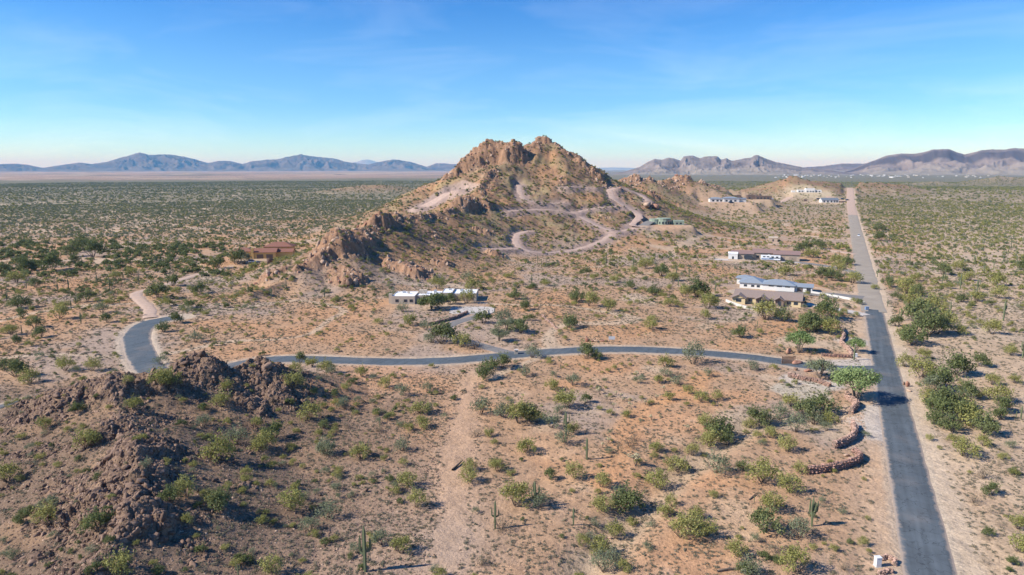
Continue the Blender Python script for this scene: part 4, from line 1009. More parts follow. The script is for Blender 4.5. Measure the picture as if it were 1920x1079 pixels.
for nm, px, py in [('the road junction', 1650, 693), ('the rusty gate', 1478, 664), ('the curved stone wall', 1560, 885), ('the winding stone wall', 1590, 810), ('the red entrance wall', 1112, 640),
                   ('the fallen log', 860, 872), ('the many-armed saguaro', 1522, 987), ('the three-pronged saguaro', 928, 990), ('the tallest saguaro', 686, 1070), ('the white utility cabinet', 1650, 1060),
                   ('the flat-roofed white house', 815, 566), ('the tan-roofed house', 1440, 570), ('the grey-roofed house', 1450, 541), ('the house with the motorhome', 1432, 487), ('the red-roofed house', 486, 491),
                   ('the cul-de-sac', 335, 596), ('the near rock crest', 372, 672), ('the dark rock spur', 262, 855), ('the double-knobbed crag', 665, 440), ('the upright boulder', 1700, 724), ('the lone armless saguaro', 1100, 860),
                   ('the big roadside palo verde', 1604, 750), ('the driveway mouth', 966, 664), ('the dark green thicket', 1770, 760), ('the far tall pair of saguaros', 1160, 503), ('the green house', 1246, 421), ('the summit cliff', 950, 310), ('the far grey-roofed house', 1554, 380), ('the wash thicket', 150, 480), ('the asphalt road end', 1640, 583), ('the hill loop track', 1050, 473), ('the white car', 1607, 442), ('the left plain track', 270, 560), ('the knobby low hills', 1280, 340)]:
    add_landmark(nm, px, py)
if True:
  pass
for i, (x, y, z, w, k, wpx) in enumerate(ind):
    sz = 'large' if w > 5.2 else ('small' if w < 2.6 else 'medium'); shp = ['rounded', 'ragged', 'loose', 'bushy'][i % 4]
    g_ = random.Random(i); me = SH[k][g_.randrange(len(SH[k]))]; rz = g_.uniform(0, 6.28); hs = g_.uniform(.86, 1.08)
    o = bpy.data.objects.new('desert_shrub', None); root.objects.link(o); o.location = (x, y, z - .04 * w); o.rotation_euler = (0, 0, rz); o.empty_display_size = .5
    tag(o, place_label(x, y, '%s %s %sshrub' % (sz, KW[k], '' if k == 'B' else ('round ' if hs > .97 else 'spreading '))), 'shrub', 'desert shrubs')
    put('leaves', me, (0, 0, 0), 0, (w, w * g_.uniform(.85, 1), w * hs), o)
    put('stem', STEM[i % 4], (0, 0, 0), g_.uniform(0, 6), (w, w, w), o)
for (x, y, z, w, k, lb) in trees:
    tr, cr = TREES[k][int(abs(x)) % 3]; o = bpy.data.objects.new({'P': 'palo_verde_tree'}.get(k, 'mesquite_tree'), None); root.objects.link(o); o.location = (x, y, z); o.rotation_euler = (0, 0, x)
    tag(o, lb, 'tree', 'trees beside the roads and houses'); s = w * 1.0; put('trunk', tr, (0, 0, 0), 0, s, o); put('crown', cr, (0, 0, 0), 0, s, o)
SAGL = {0: 'tall saguaro with two short side arms and a long spire, beside a sage bush', 1: 'saguaro half behind a grey-green bush with stubby arms', 2: 'single column saguaro casting a long thin shadow, near the pair of dirt ruts',
        3: 'lone armless saguaro with a wide grey base on bare orange soil', 4: 'many-armed saguaro with a dense cluster of upright arms above bare sand', 5: 'three-armed saguaro rising out of a shrub clump in mid field',
        6: 'tallest saguaro, thin column with low side arms near the bottom edge', 7: 'short armless saguaro post on the brown slope below the side road', 38: 'tall armless saguaro in the gravel yard at the junction'}
# more saguaros over the far flats
n = 1500; x, y = polar_points(n, 300, 1100); kp = free(x, y) & (f_rock(x, y) < .4) & (rng.uniform(0, 1, n) < np.where((x / y < -.15) | (x / y > .5), .34, .10)); x, y = x[kp], y[kp]; z = H(x, y); v = visible(x, y, z, 2.5); x, y, z = x[v], y[v], z[v]
pp = project(x, y, z); v = (pp[0] > 0) & (pp[0] < 1920); x, y, z = x[v], y[v], z[v]
for a, b, c in list(zip(x, y, z))[:235]: sags.append([a, b, c, random.uniform(2.8, 5.6), random.choice([0, 0, 1, 2, 3, 6]), 5])
print('saguaros', len(sags))
for i, (x, y, z, h, v, hp_) in enumerate(sags):
    tr, arms = SAG[v]; o = bpy.data.objects.new('saguaro_cactus', tr); root.objects.link(o); o.location = (x, y, z - .02); o.scale = (h * (.75 if h > 5 else .95), h * (.75 if h > 5 else .95), h); o.rotation_euler = (0, 0, 0 if i < 7 else random.uniform(0, 6))
    lb = SAGL.get(i) or place_label(x, y, '%s saguaro with %s' % ('tall' if h > 6 else ('short' if h < 4 else 'mid-sized'), ['no arms', 'one arm', 'two arms', 'three arms', 'four arms', 'many arms', 'two arms'][v]), 900)
    tag(o, lb, 'cactus', 'saguaro cacti')
    if hp_ >= 12 or i < 60:
        for a in arms: put('arm', a, (0, 0, 0), 0, 1, o)
    elif arms:
        put('arm', arms[0], (0, 0, 0), 0, 1, o)
        if len(arms) > 1: put('arm', arms[1], (0, 0, 0), 0, 1, o)
# ---- the uncountable rest
hd = np.array([[p[0], p[1], p[2], p[3], KN.index(p[4])] for p in rest_hand]) if rest_hand else np.zeros((0, 5))
allp = np.vstack([restp, hd]); rr = np.hypot(allp[:, 0], allp[:, 1])
near_ = rr < 420
protos_near = SH['Y'] + SH['D'] + SH['G'] + SH['B']; offn = np.array([0, 6, 12, 18]); cntn = np.array([6, 6, 6, 4])
protos_far = LO['Y'] + LO['D'] + LO['G'] + LO['B']; offf = np.array([0, 4, 8, 12]); cntf = np.array([4, 4, 4, 3])
for nm, m, pr, of, ct, lb in (('desert_scrub', near_, protos_near, offn, cntn, 'scattered creosote and bursage scrub over the nearer desert'), ('far_scrub', ~near_, protos_far, offf, cntf, 'dense low scrub covering the plain into the distance')):
    A = allp[m]; k = A[:, 4].astype(int); n = len(A); idx = of[k] + (rng.integers(0, 100, n) % ct[k]); w = A[:, 3]
    scatter(nm, pr, np.c_[A[:, :2], A[:, 2] - .05 * w], np.c_[w, w * rng.uniform(.8, 1.1, n), w * rng.uniform(.7, 1.0, n)], np.c_[np.zeros(n), np.zeros(n), rng.uniform(0, 6.28, n)], idx, lb)
# tufts
n = 150000; x, y = polar_points(n, 85, 520, -39, 39, .62); cl = fbm(x / 9, y / 9, 3, 310) + .5 * fbm(x / 40, y / 40, 2, 311); keep = free(x, y) & (rng.uniform(-.7, .7, n) < cl - .02 + .25 * ((x < -15) & (y < 190))) & (f_rock(x, y) < .7)
x, y = x[keep], y[keep]; z = H(x, y); v = visible(x, y, z, .5); x, y, z = x[v], y[v], z[v]; n = len(x); s = rng.uniform(.35, 1.15, n) * np.where(np.hypot(x, y) > 250, 1.3, 1)
scatter('dry_tufts', TF, np.c_[x, y, z], np.c_[s, s, s * rng.uniform(.6, 1.0, n)], np.c_[np.zeros(n), np.zeros(n), rng.uniform(0, 6.28, n)], rng.integers(0, 6, n), 'small dry grass and bursage tufts dotting the ground')
print('tufts', n)
# stones: dense on rock, sparse on slopes
P_, S_, I_, Rn = [], [], [], []
def stones(n, r0, r1, a0, a1, fmin, smin, smax, pw, types, cond=None, sink=.15):
    x, y = polar_points(n, r0, r1, a0, a1, pw); rkv = f_rock(x, y); keep = (rkv * 1.3 + fmin > rng.uniform(0, 1, n)) & (f_clear(x, y) < .2)
    if cond is not None: keep &= cond(x, y)
    x, y = x[keep], y[keep]; z = H(x, y); v = visible(x, y, z, .8); x, y, z = x[v], y[v], z[v]; n = len(x)
    s = smin * (smax / smin) ** (rng.uniform(0, 1, n) ** 2.2); P_.append(np.c_[x, y, z - s * sink]); S_.append(np.c_[s, s * rng.uniform(.7, 1.1, n), s * rng.uniform(.6, 1.1, n)])
    I_.append(np.array(types)[rng.integers(0, len(types), n)]); Rn.append(rng.uniform(0, 6.28, (n, 3)) * np.array([.25, .25, 1]))
RIP = [hit(*q) for q in ((1640,812),(1625,800),(1612,790),(1632,790))]
prs = RK['D'] + RK['T'] + RK['R'] + PEB['D'] + PEB['T']
stones(90000, 78, 215, -40, 2, .0, .3, 2.4, .8, [0, 1, 2, 3, 4], lambda x, y: f_rock(x, y) > .15)
stones(170000, 78, 200, -42, 4, .42, .16, .95, .7, [15, 16, 17, 18], lambda x, y: (x < -8) & (y < 205))
stones(42000, 300, 800, -22, 16, .0, .9, 4.5, .9, [5, 6, 7, 8, 9, 12, 13], lambda x, y: f_rock(x, y) > .2)
stones(30000, 300, 760, -24, 14, .10, .5, 1.5, .9, [18, 19, 20], lambda x, y: f_hill(x, y) > 3)
stones(6000, 85, 300, -5, 40, .05, .15, .5, .7, [18, 19, 20])
stones(9000, 950, 1150, 5, 22, .0, 2, 8, 1, [5, 6, 7, 12], lambda x, y: f_rock(x, y) > .3)
stones(26000, 110, 185, 23, 32, .9, .25, .8, 1, [18, 19, 20], lambda x, y: np.array([min(math.hypot(a - q[0], b - q[1]) for q in RIP) < 5.5 for a, b in zip(x, y)]), .1)
pts = np.vstack(P_); n = len(pts); print('stones', n)
scatter('loose_rocks', prs, pts, np.vstack(S_), np.vstack(Rn), np.concatenate(I_), 'angular rubble and stones over the hillsides and outcrops')
# ------------------------------------------------------------------ buildings
M_WHITE = mat('white_render', (.68, .66, .62), .85, noise=.05, nscale=.4)
M_CREAM = mat('cream_render', (.62, .50, .30), .85, noise=.06, nscale=.4)
M_TAN = mat('tan_render', (.44, .34, .25), .85, noise=.07, nscale=.4)
M_BEIGE = mat('beige_adobe', (.50, .42, .33), .9, noise=.06, nscale=.5)
M_ROOFW = mat('white_roof_coating', (.86, .87, .88), .6, noise=.04, nscale=.5)
M_ROOFT = mat('brown_tile_roof', (.255, .195, .165), .85, noise=.15, nscale=2.0, bump=.03)
M_ROOFP = mat('mauve_tile_roof', (.250, .165, .145), .85, noise=.15, nscale=2.0, bump=.03)
M_ROOFR = mat('red_tile_roof', (.25, .115, .078), .85, noise=.15, nscale=2.0, bump=.03)
M_ROOFG = mat('grey_metal_roof', (.30, .335, .365), .45, metal=.2, noise=.08, nscale=.8)
M_ROOFD = mat('dark_grey_roof', (.16, .18, .205), .7, noise=.08, nscale=.8)
M_YEL = mat('ochre_render', (.66, .43, .16), .85, noise=.05, nscale=.4)
M_STONE = mat('brown_stone_veneer', (.22, .16, .125), .9, noise=.3, nscale=3.0, bump=.05)
M_GREEN = mat('sage_green_render', (.28, .34, .26), .85, noise=.06, nscale=.4)
M_BROWN = mat('dark_brown_render', (.17, .12, .095), .85, noise=.1, nscale=.4)
M_GLASS = mat('window_glass', (.030, .040, .055), .12, spec=.6)
M_GLASSB = mat('pool_blue_glass', (.04, .10, .20), .1, spec=.6)
M_FRAME = mat('window_frame', (.30, .27, .23), .6)
M_GDOOR = mat('garage_door_paint', (.34, .26, .20), .7)
M_BLACK = mat('black_rubber', (.02, .02, .022), .8)
M_CARW = mat('white_car_paint', (.80, .81, .82), .25, spec=.6)
M_CARD = mat('dark_car_paint', (.045, .05, .06), .3, spec=.6)
M_CARB = mat('motorhome_blue_stripe', (.18, .26, .40), .35, spec=.5)
M_STEEL = mat('galvanised_steel', (.45, .46, .47), .4, metal=.6)
def M4(x, y, z, rz): return Matrix.Translation((x, y, z)) @ Matrix.Rotation(rz, 4, 'Z')
def empty(name, x, y, z, rz, label, cat, group=None):
    o = bpy.data.objects.new(name, None); root.objects.link(o); o.location = (x, y, z); o.rotation_euler = (0, 0, rz); tag(o, label, cat, group); return o
def pymesh(name, V, Fc, m, parent, bev=0.0):
    me = bpy.data.meshes.new(name); me.from_pydata([tuple(v) for v in V], [], [tuple(f) for f in Fc]); me.materials.append(m)
    o = bpy.data.objects.new(name, me); root.objects.link(o); o.parent = parent
    if bev:
        b = o.modifiers.new('b', 'BEVEL'); b.width = bev; b.segments = 2
    return o
def box(name, p, x0, x1, y0, y1, z0, z1, m, bev=0.0):
    V = [(x0, y0, z0), (x1, y0, z0), (x1, y1, z0), (x0, y1, z0), (x0, y0, z1), (x1, y0, z1), (x1, y1, z1), (x0, y1, z1)]
    return pymesh(name, V, [(0, 3, 2, 1), (4, 5, 6, 7), (0, 1, 5, 4), (1, 2, 6, 5), (2, 3, 7, 6), (3, 0, 4, 7)], m, p, bev)
def gable(p, x0, x1, y0, y1, z0, h, m, axis='x', over=.6, ends=None, name='roof'):
    """pitched roof as a thick folded slab, with the wall triangles below it"""
    if axis == 'x':
        a0, a1, b0, b1 = x0 - over, x1 + over, y0 - over, y1 + over; mp_ = lambda a, b, z: (a, b, z)
    else:
        a0, a1, b0, b1 = y0 - over, y1 + over, x0 - over, x1 + over; mp_ = lambda a, b, z: (b, a, z)
    bm_ = (b0 + b1) / 2; t = .22; hh = h * (1 + over / ((b1 - b0) / 2 - over)); zb = z0 - h * over / ((b1 - b0) / 2 - over)
    V = [mp_(a, b, z) for a in (a0, a1) for b, z in ((b0, zb), (bm_, z0 + h), (b1, zb), (b0, zb + t), (bm_, z0 + h + t), (b1, zb + t))]
    Fc = [(0, 1, 4, 3), (1, 2, 5, 4), (6, 9, 10, 7), (7, 10, 11, 8), (3, 4, 10, 9), (4, 5, 11, 10), (0, 6, 7, 1), (1, 7, 8, 2), (0, 3, 9, 6), (2, 8, 11, 5)]
    r = pymesh(name, V, Fc, m, p)
    if ends:
        e0, e1 = a0 + over + .02, a1 - over - .02; c0, c1 = b0 + over, b1 - over
        pymesh('gable_wall', [mp_(e0, c0, z0), mp_(e0, c1, z0), mp_(e0, bm_, z0 + h - .03), mp_(e1, c0, z0), mp_(e1, c1, z0), mp_(e1, bm_, z0 + h - .03)], [(0, 1, 2), (3, 5, 4), (0, 3, 4, 1)], ends, p)
    return r
def hip(p, x0, x1, y0, y1, z0, h, m, over=.7, name='roof'):
    x0 -= over; x1 += over; y0 -= over; y1 += over; t = .2
    if x1 - x0 > y1 - y0: q = (y1 - y0) / 2; A, B = (x0 + q, (y0 + y1) / 2), (x1 - q, (y0 + y1) / 2)
    else: q = (x1 - x0) / 2; A, B = ((x0 + x1) / 2, y0 + q), ((x0 + x1) / 2, y1 - q)
    V = [(x0, y0, z0), (x1, y0, z0), (x1, y1, z0), (x0, y1, z0), (x0, y0, z0 + t), (x1, y0, z0 + t), (x1, y1, z0 + t), (x0, y1, z0 + t), (A[0], A[1], z0 + h + t), (B[0], B[1], z0 + h + t)]
    if x1 - x0 > y1 - y0: top = [(4, 5, 9, 8), (5, 6, 9), (6, 7, 8, 9), (7, 4, 8)]
    else: top = [(4, 5, 8), (5, 6, 9, 8), (6, 7, 9), (7, 4, 8, 9)]
    return pymesh(name, V, [(0, 3, 2, 1), (0, 1, 5, 4), (1, 2, 6, 5), (2, 3, 7, 6), (3, 0, 4, 7)] + top, m, p)
def flat_block(p, x0, x1, y0, y1, z0, z1, mw, mr, par=.55, t=.3):
    V = [(x0, y0), (x1, y0), (x1, y1), (x0, y1)]; I = [(x0 + t, y0 + t), (x1 - t, y0 + t), (x1 - t, y1 - t), (x0 + t, y1 - t)]
    vs = [(a, b, z0) for a, b in V] + [(a, b, z1) for a, b in V] + [(a, b, z1) for a, b in I] + [(a, b, z1 - par - .1) for a, b in I]; Fc = []
    for k in range(4):
        n = (k + 1) % 4; Fc += [(k, n, 4 + n, 4 + k), (4 + k, 4 + n, 8 + n, 8 + k), (8 + k, 8 + n, 12 + n, 12 + k)]
    pymesh('wall', vs, Fc, mw, p)
    box('roof', p, x0 + t + .01, x1 - t - .01, y0 + t + .01, y1 - t - .01, z1 - par - .25, z1 - par, mr)
def win(p, side, a, b, z0, z1, at, glass=None, name='window'):
    """a framed window or door in a wall face; side f/b/l/r, a..b along the wall, at = wall plane"""
    glass = glass or M_GLASS; e, d = .04, .10; s = {'f': -1, 'b': 1, 'l': -1, 'r': 1}[side]
    lo, hi = sorted((at - s * .05, at + s * .06)); gl, gh = sorted((at + s * .06, at + s * .075))
    if side in 'fb':
        f = box(name, p, a, b, lo, hi, z0, z1, M_FRAME); box('pane', f, a + .09, b - .09, gl, gh, z0 + .09, z1 - .09, glass)
    else:
        f = box(name, p, lo, hi, a, b, z0, z1, M_FRAME); box('pane', f, gl, gh, a + .09, b - .09, z0 + .09, z1 - .09, glass)
    return f
def garage(p, side, a, b, z1, at, m=None):
    m = m or M_GDOOR; s = {'f': -1, 'b': 1, 'l': -1, 'r': 1}[side]; n = 4
    for k in range(n):
        zz0, zz1 = .02 + k * z1 / n, (k + 1) * z1 / n - .05; lo, hi = sorted((at - s * .05, at + s * .05))
        o = box('garage_panel', p, *((a, b, lo, hi) if side in 'fb' else (lo, hi, a, b)), zz0, zz1, m)
# ---- A: flat-roofed house, middle left
x, y, z = PADS['A']; A_ = empty('flat_roofed_house', x, y, z, -.03, 'long low beige house with bright white flat roofs behind dark mesquites', 'house')
flat_block(A_, -18.5, -8.0, -6.5, 6.5, -.4, 3.7, M_BEIGE, M_ROOFW, .22)
flat_block(A_, -7.98, 3.0, -2.5, 9.5, -.4, 3.4, M_BEIGE, M_ROOFW, .22)
flat_block(A_, 3.02, 8.0, .5, 12.5, -.4, 4.1, M_BEIGE, M_ROOFW, .22)
flat_block(A_, 8.02, 19.0, 1.5, 13.5, -.4, 3.6, M_BEIGE, M_ROOFW, .22)
box('chimney', A_, -7.5, -4.0, 2.8, 4.4, 3.3, 4.9, M_BEIGE); box('chimney', A_, -12.6, -11.6, 1, 2, 3.3, 4.5, M_BEIGE); box('buttress', A_, -19.9, -18.52, -5.5, -3.8, -.4, 4.4, M_BEIGE)
for a in (-16.8, -13.0, -10.4): win(A_, 'f', a, a + 1.6, .9, 2.3, -6.5)
for a in (-6.8, -3.2, .3): win(A_, 'f', a, a + 1.9, .6, 2.4, -2.5)
win(A_, 'f', 4.4, 5.9, .05, 2.4, .5, name='door'); garage(A_, 'f', 9.4, 13.6, 2.7, 1.5); garage(A_, 'f', 14.4, 17.6, 2.7, 1.5)
win(A_, 'r', 3, 5, 1, 2.2, 19.0)
for a, b in ((-15, 2), (-1, 5), (11, 8), (15.5, 6), (5.5, 8)): box('roof_unit', A_, a, a + 1.3, b, b + 1.1, 3.2, 4.5, M_STEEL)
# ---- B: tan-roofed house, right
x, y, z = PADS['B']; B_ = empty('tan_roofed_house', x, y, z, ROT_R, 'cream house with brown tiled gables and a curving white yard wall', 'house')
box('wall', B_, -14, 14, -5.5, 5.5, -.5, 3.0, M_CREAM); gable(B_, -14, 14, -5.5, 5.5, 3.0, 2.2, M_ROOFT, 'x', ends=M_STONE)
box('wall', B_, -14.6, -9, -8.5, -5.52, -.5, 2.9, M_CREAM); gable(B_, -14.6, -9, -9, 0, 2.9, 1.3, M_ROOFT, 'y', ends=M_CREAM)
box('stone_wall', B_, -4.5, .5, -8.0, -5.52, -.5, 2.9, M_STONE); gable(B_, -4.5, .5, -8.6, 0, 2.9, 1.25, M_ROOFT, 'y', ends=M_STONE)
box('stone_wall', B_, 3.5, 7.0, -7.2, -5.52, -.5, 2.9, M_STONE); gable(B_, 3.5, 7.0, -7.6, 0, 2.9, 1.1, M_ROOFT, 'y', ends=M_STONE)
box('stone_wall', B_, 14.02, 15.2, -5.3, 5.3, -.5, 2.9, M_STONE)
win(B_, 'f', -3.4, -.8, .05, 2.4, -8.0); win(B_, 'f', 4.5, 6.1, .05, 2.3, -7.2, name='door'); win(B_, 'f', -13, -10.6, .9, 2.3, -8.5)
for a in (-8, 1.2, 8.2, 11): win(B_, 'f', a, a + 1.8, .9, 2.3, -5.5)
win(B_, 'r', -3.5, -2.2, .7, 2.3, 15.2); win(B_, 'r', 1.5, 2.8, .7, 2.3, 15.2)
# ---- C: grey-roofed house above it
x, y, z = PADS['C']; C_ = empty('grey_roofed_house', x, y, z, ROT_R, 'long white house with grey metal roofs beside a long walled driveway', 'house')
C_.scale = (1, 1, .82)
box('wall', C_, -17, -6, -6, 6, -.6, 3.4, M_WHITE); hip(C_, -17, -6, -6, 6, 3.4, 3.0, M_ROOFG)
box('wall', C_, -5.98, 9, -7.5, 3, -.6, 3.6, M_WHITE); hip(C_, -5.98, 9, -7.5, 3, 3.6, 2.4, M_ROOFG)
box('wall', C_, 9.02, 17, -6.0, 2, -.6, 3.2, M_WHITE); gable(C_, 9.02, 17, -6.0, 2, 3.2, 1.2, M_ROOFG, 'x', ends=M_WHITE)
box('wall', C_, -20, -12, 6.02, 13, -.6, 3.8, M_WHITE); hip(C_, -20, -12, 6.02, 13, 3.8, 1.6, M_ROOFG)
for a in (-15, -11.5, -8.8): win(C_, 'f', a, a + 1.6, 1, 2.4, -6)
for a in (-3, .8, 4.6): win(C_, 'f', a, a + 2.4, 2.4, 3.1, -7.5)
garage(C_, 'f', 10.2, 12.8, 2.6, -6.0, M_BROWN); win(C_, 'f', 14.4, 16.4, 0.0, 2.6, -6.0); win(C_, 'l', -3, 1.5, .8, 2.6, -17)
# ---- D: brown roofs, motorhome
x, y, z = PADS['D']; D_ = empty('brown_roofed_house', x, y, z, -.30, 'tan house of three wings under mauve brown tile roofs with a motorhome parked in front', 'house')
box('wall', D_, -21, -7, -4, 6, -1.0, 4.0, M_TAN); gable(D_, -21, -7, -4, 6, 4.0, 1.6, M_ROOFP, 'x', ends=M_TAN)
box('wall', D_, -6.98, 6, -2, 9, -1.0, 4.8, M_TAN); gable(D_, -6.98, 6, -2, 9, 4.8, 1.9, M_ROOFP, 'x', ends=M_TAN)
box('wall', D_, 6.02, 22, -4, 7, -1.0, 4.4, M_TAN); gable(D_, 6.02, 22, -4, 7, 4.4, 1.8, M_ROOFP, 'x', ends=M_TAN)
for a in (-18, -13, -9): win(D_, 'f', a, a + 1.8, 1.2, 2.8, -4)
for a in (-5, -1, 3): win(D_, 'f', a, a + 2, 1.2, 3.0, -2)
garage(D_, 'f', 8, 13, 3.0, -4); garage(D_, 'f', 15.5, 20, 3.0, -4)
# ---- E: red-roofed house, left
x, y, z = PADS['E']; E_ = empty('red_roofed_house', x, y, z, .10, 'ochre house with sprawling red tile roofs on the edge of the left plain', 'house')
box('wall', E_, -17, -3, -4, 5, -1.2, 4.6, M_YEL); hip(E_, -17, -3, -4, 5, 4.6, 2.0, M_ROOFR)
box('wall', E_, -2.98, 12, -5, 4, -1.2, 4.2, M_YEL); gable(E_, -2.98, 12, -5, 4, 4.2, 2.0, M_ROOFR, 'x', ends=M_YEL)
box('wall', E_, 2, 20, 6, 17, -1.2, 6.4, M_YEL); hip(E_, 2, 20, 6, 17, 6.4, 2.6, M_ROOFR)
box('wall', E_, 12.02, 22, -2, 5.9, -1.2, 4.0, M_YEL); gable(E_, 12.02, 22, -2, 5.9, 4.0, 1.5, M_ROOFR, 'x', ends=M_YEL)
box('chimney', E_, -3.4, -1.8, -5.6, -4.2, -1, 7.0, M_YEL); box('chimney', E_, -9, -7.8, 2, 3.2, 5, 8.2, M_YEL)
for a in (-15, -11, -7): win(E_, 'f', a, a + 1.8, .9, 2.8, -4)
garage(E_, 'f', 0, 4.2, 2.8, -5, M_BROWN); garage(E_, 'f', 6, 10.2, 2.8, -5, M_BROWN)
# ---- F: green turreted house under the hill
x, y, z = PADS['F']; F_ = empty('green_house', x, y, z, -.1, 'sage green rounded desert house with a boxy side building below the hill', 'house')
def drum(p, cx, cy, r, z0, z1, m, mr, n=14, ry=1.0):
    V = [(cx + r * math.cos(k * 2 * math.pi / n), cy + r * ry * math.sin(k * 2 * math.pi / n), zz) for zz in (z0, z1) for k in range(n)]
    pymesh('wall', V, [(k, (k + 1) % n, n + (k + 1) % n, n + k) for k in range(n)] + [tuple(range(n, 2 * n))], m, p)
    V = [(cx + (r + .25) * math.cos(k * 2 * math.pi / n), cy + (r + .25) * ry * math.sin(k * 2 * math.pi / n), zz) for zz in (z1 + .01, z1 + .6) for k in range(n)]
    pymesh('roof', V, [(k, (k + 1) % n, n + (k + 1) % n, n + k) for k in range(n)] + [tuple(range(n, 2 * n))], mr, p)
F_.scale = (.78, .78, .8)
drum(F_, -10, 2, 6.5, -.5, 5.0, M_GREEN, M_GREEN); drum(F_, -1, 0, 7.5, -.5, 6.0, M_GREEN, M_GREEN); box('awning', F_, 2.2, 6.2, -8.6, -6.2, 4.0, 4.3, M_ROOFR)
flat_block(F_, 9, 20, -8, 1, -.5, 4.6, M_GREEN, M_ROOFW); flat_block(F_, 5.5, 8.98, -2, 4, -.5, 4.0, M_GREEN, M_BEIGE)
for t in np.linspace(3.6, 5.8, 6):
    box('window', F_, -1 + 7.6 * math.cos(t) - .8, -1 + 7.6 * math.cos(t) + .8, 7.6 * math.sin(t) - .15, 7.6 * math.sin(t) + .4, .8, 3.2, M_GLASS)
win(F_, 'f', 11, 13.5, .8, 2.6, -8); win(F_, 'f', 15, 17.5, .8, 2.6, -8)
# ---- G: white and dark house with brown neighbours, far
x, y, z = PADS['G']; G_ = empty('far_white_house', x, y, z, -.1, 'far white house with slate blue roofs on the cleared terrace', 'house')
box('wall', G_, -24, -6, -6, 6, -1, 4.6, M_WHITE); hip(G_, -24, -6, -6, 6, 4.6, 1.8, M_ROOFG); box('wall', G_, -5.9, 16, -8, 5, -1, 5.2, M_WHITE); hip(G_, -5.9, 16, -8, 5, 5.2, 2.0, M_ROOFG)
box('wall', G_, 16.1, 26, -5, 5, -1, 4.2, M_WHITE); gable(G_, 16.1, 26, -5, 5, 4.2, 1.6, M_ROOFD, 'x', ends=M_WHITE)
for a in (-21, -15, -10, -3, 3, 9): win(G_, 'f', a, a + 3, .8, 3.2, -6 if a < -6 else -8)
x, y, z = PADS['G2']; G2_ = empty('brown_flat_house', x, y, z, -.12, 'far dark brown flat-roofed house behind the white one on the terrace', 'house')
flat_block(G2_, -30, -14, 4, 16, -1, 6, M_BROWN, M_BROWN); flat_block(G2_, -6, 6, -2, 10, -1, 6.4, M_BROWN, M_BROWN); flat_block(G2_, 6.1, 30, -4, 8, -1, 5.2, M_BROWN, M_BROWN)
for a in (-4, 8, 13, 18, 23): win(G2_, 'f', a, a + 3, .8, 3.2, -2 if a < 6 else -4)
# ---- H and I
x, y, z = PADS['H']; H_ = empty('hilltop_white_mansion', x, y, z, -.2, 'large stepped white mansion on the far knoll left of the dirt road', 'house')
H_.scale = (.85, .85, .75)
flat_block(H_, -22, -6, -6, 8, -2, 6, M_WHITE, M_ROOFG); flat_block(H_, -5.9, 12, -8, 8, -2, 9.5, M_WHITE, M_ROOFG); flat_block(H_, 12.1, 26, -6, 8, -2, 6, M_WHITE, M_ROOFG); flat_block(H_, -34, -26, -4, 4, -2, 4, M_WHITE, M_ROOFW)
for a in (-20, -14, -4, 2, 7, 14, 20): win(H_, 'f', a, a + 3.2, .8, 3.8, -8 if -6 < a < 12 else -6)
x, y, z = PADS['I']; I_h = empty('far_grey_roofed_house', x, y, z, -.05, 'far white farmhouse with a slate gabled roof nearest the dirt road', 'house')
box('wall', I_h, -14, 14, -5, 6, -1, 4.6, M_WHITE); gable(I_h, -14, 14, -5, 6, 4.6, 3.0, M_ROOFD, 'x', ends=M_WHITE)
for a in (-11, -5, 1, 6, 10): win(I_h, 'f', a, a + 2.6, .4, 3.4, -5)
# small shed and gatehouse
for (px, py, w, d, h, lb, m1, m2) in ((1449, 453, 7, 5, 3.2, 'small tan shed beside the track above the motorhome house', M_TAN, M_BEIGE), (1374, 486, 6, 5, 4.0, 'white storage shed left of the motorhome house', M_WHITE, M_ROOFW), (1510, 378, 5, 4, 3, 'tiny brown shed on the far terrace', M_BROWN, M_BROWN)):
    x, y = hit(px, py); z = ground(x, y); o = empty('shed', x, y, z, -.3, lb, 'shed', 'sheds near the houses'); box('wall', o, -w / 2, w / 2, -d / 2, d / 2, -.3, h, m1); gable(o, -w / 2, w / 2, -d / 2, d / 2, h, .7, m2, 'x', .2, ends=m1); win(o, 'f', -.6, .6, .05, 2.1, -d / 2, name='door')
# ---- village in the far valley
vill = []
for i in range(3):
    me = bpy.data.meshes.new('village_house'); w, d, h = [(9, 6, 4), (13, 7, 4.5), (18, 9, 6)][i]
    V = [(-w, -d, -6), (w, -d, -6), (w, d, -6), (-w, d, -6), (-w, -d, h), (w, -d, h), (w, d, h), (-w, d, h), (-w, 0, h + 3), (w, 0, h + 3)]
    me.from_pydata(V, [], [(0, 1, 5, 4), (1, 2, 6, 9, 5), (2, 3, 7, 6), (3, 0, 4, 8, 7), (4, 5, 9, 8), (6, 7, 8, 9)]); me.materials.append(M_WHITE); me.materials.append(M_ROOFW if i != 1 else M_BEIGE)
    for k in (4, 5): me.polygons[k].material_index = 1
    vill.append(me)
gv = random.Random(5); nv = 0
for (px0, px1, py0, py1, n, w) in ((1440, 1560, 325.5, 333, 46, 'left'), (1560, 1700, 324, 330, 44, 'middle'), (1700, 1800, 325, 329, 20, 'right'), (1800, 1915, 325.5, 329, 16, 'far right')):
    for _ in range(n):
        px = gv.uniform(px0, px1); y = gv.uniform(4600, 8000); x = y * (px - 960) / F / CP; 
        o = put('village_house', vill[gv.randrange(3)], (x, y, float(H(x, y))), gv.uniform(-.8, .8), gv.uniform(.28, .75)); tag(o, 'tiny white house in the %s part of the village below the far mountains' % w, 'house', 'houses of the village in the far valley, %s part' % w); nv += 1
y = 7900.0; x = y * (1725 - 960) / F / CP
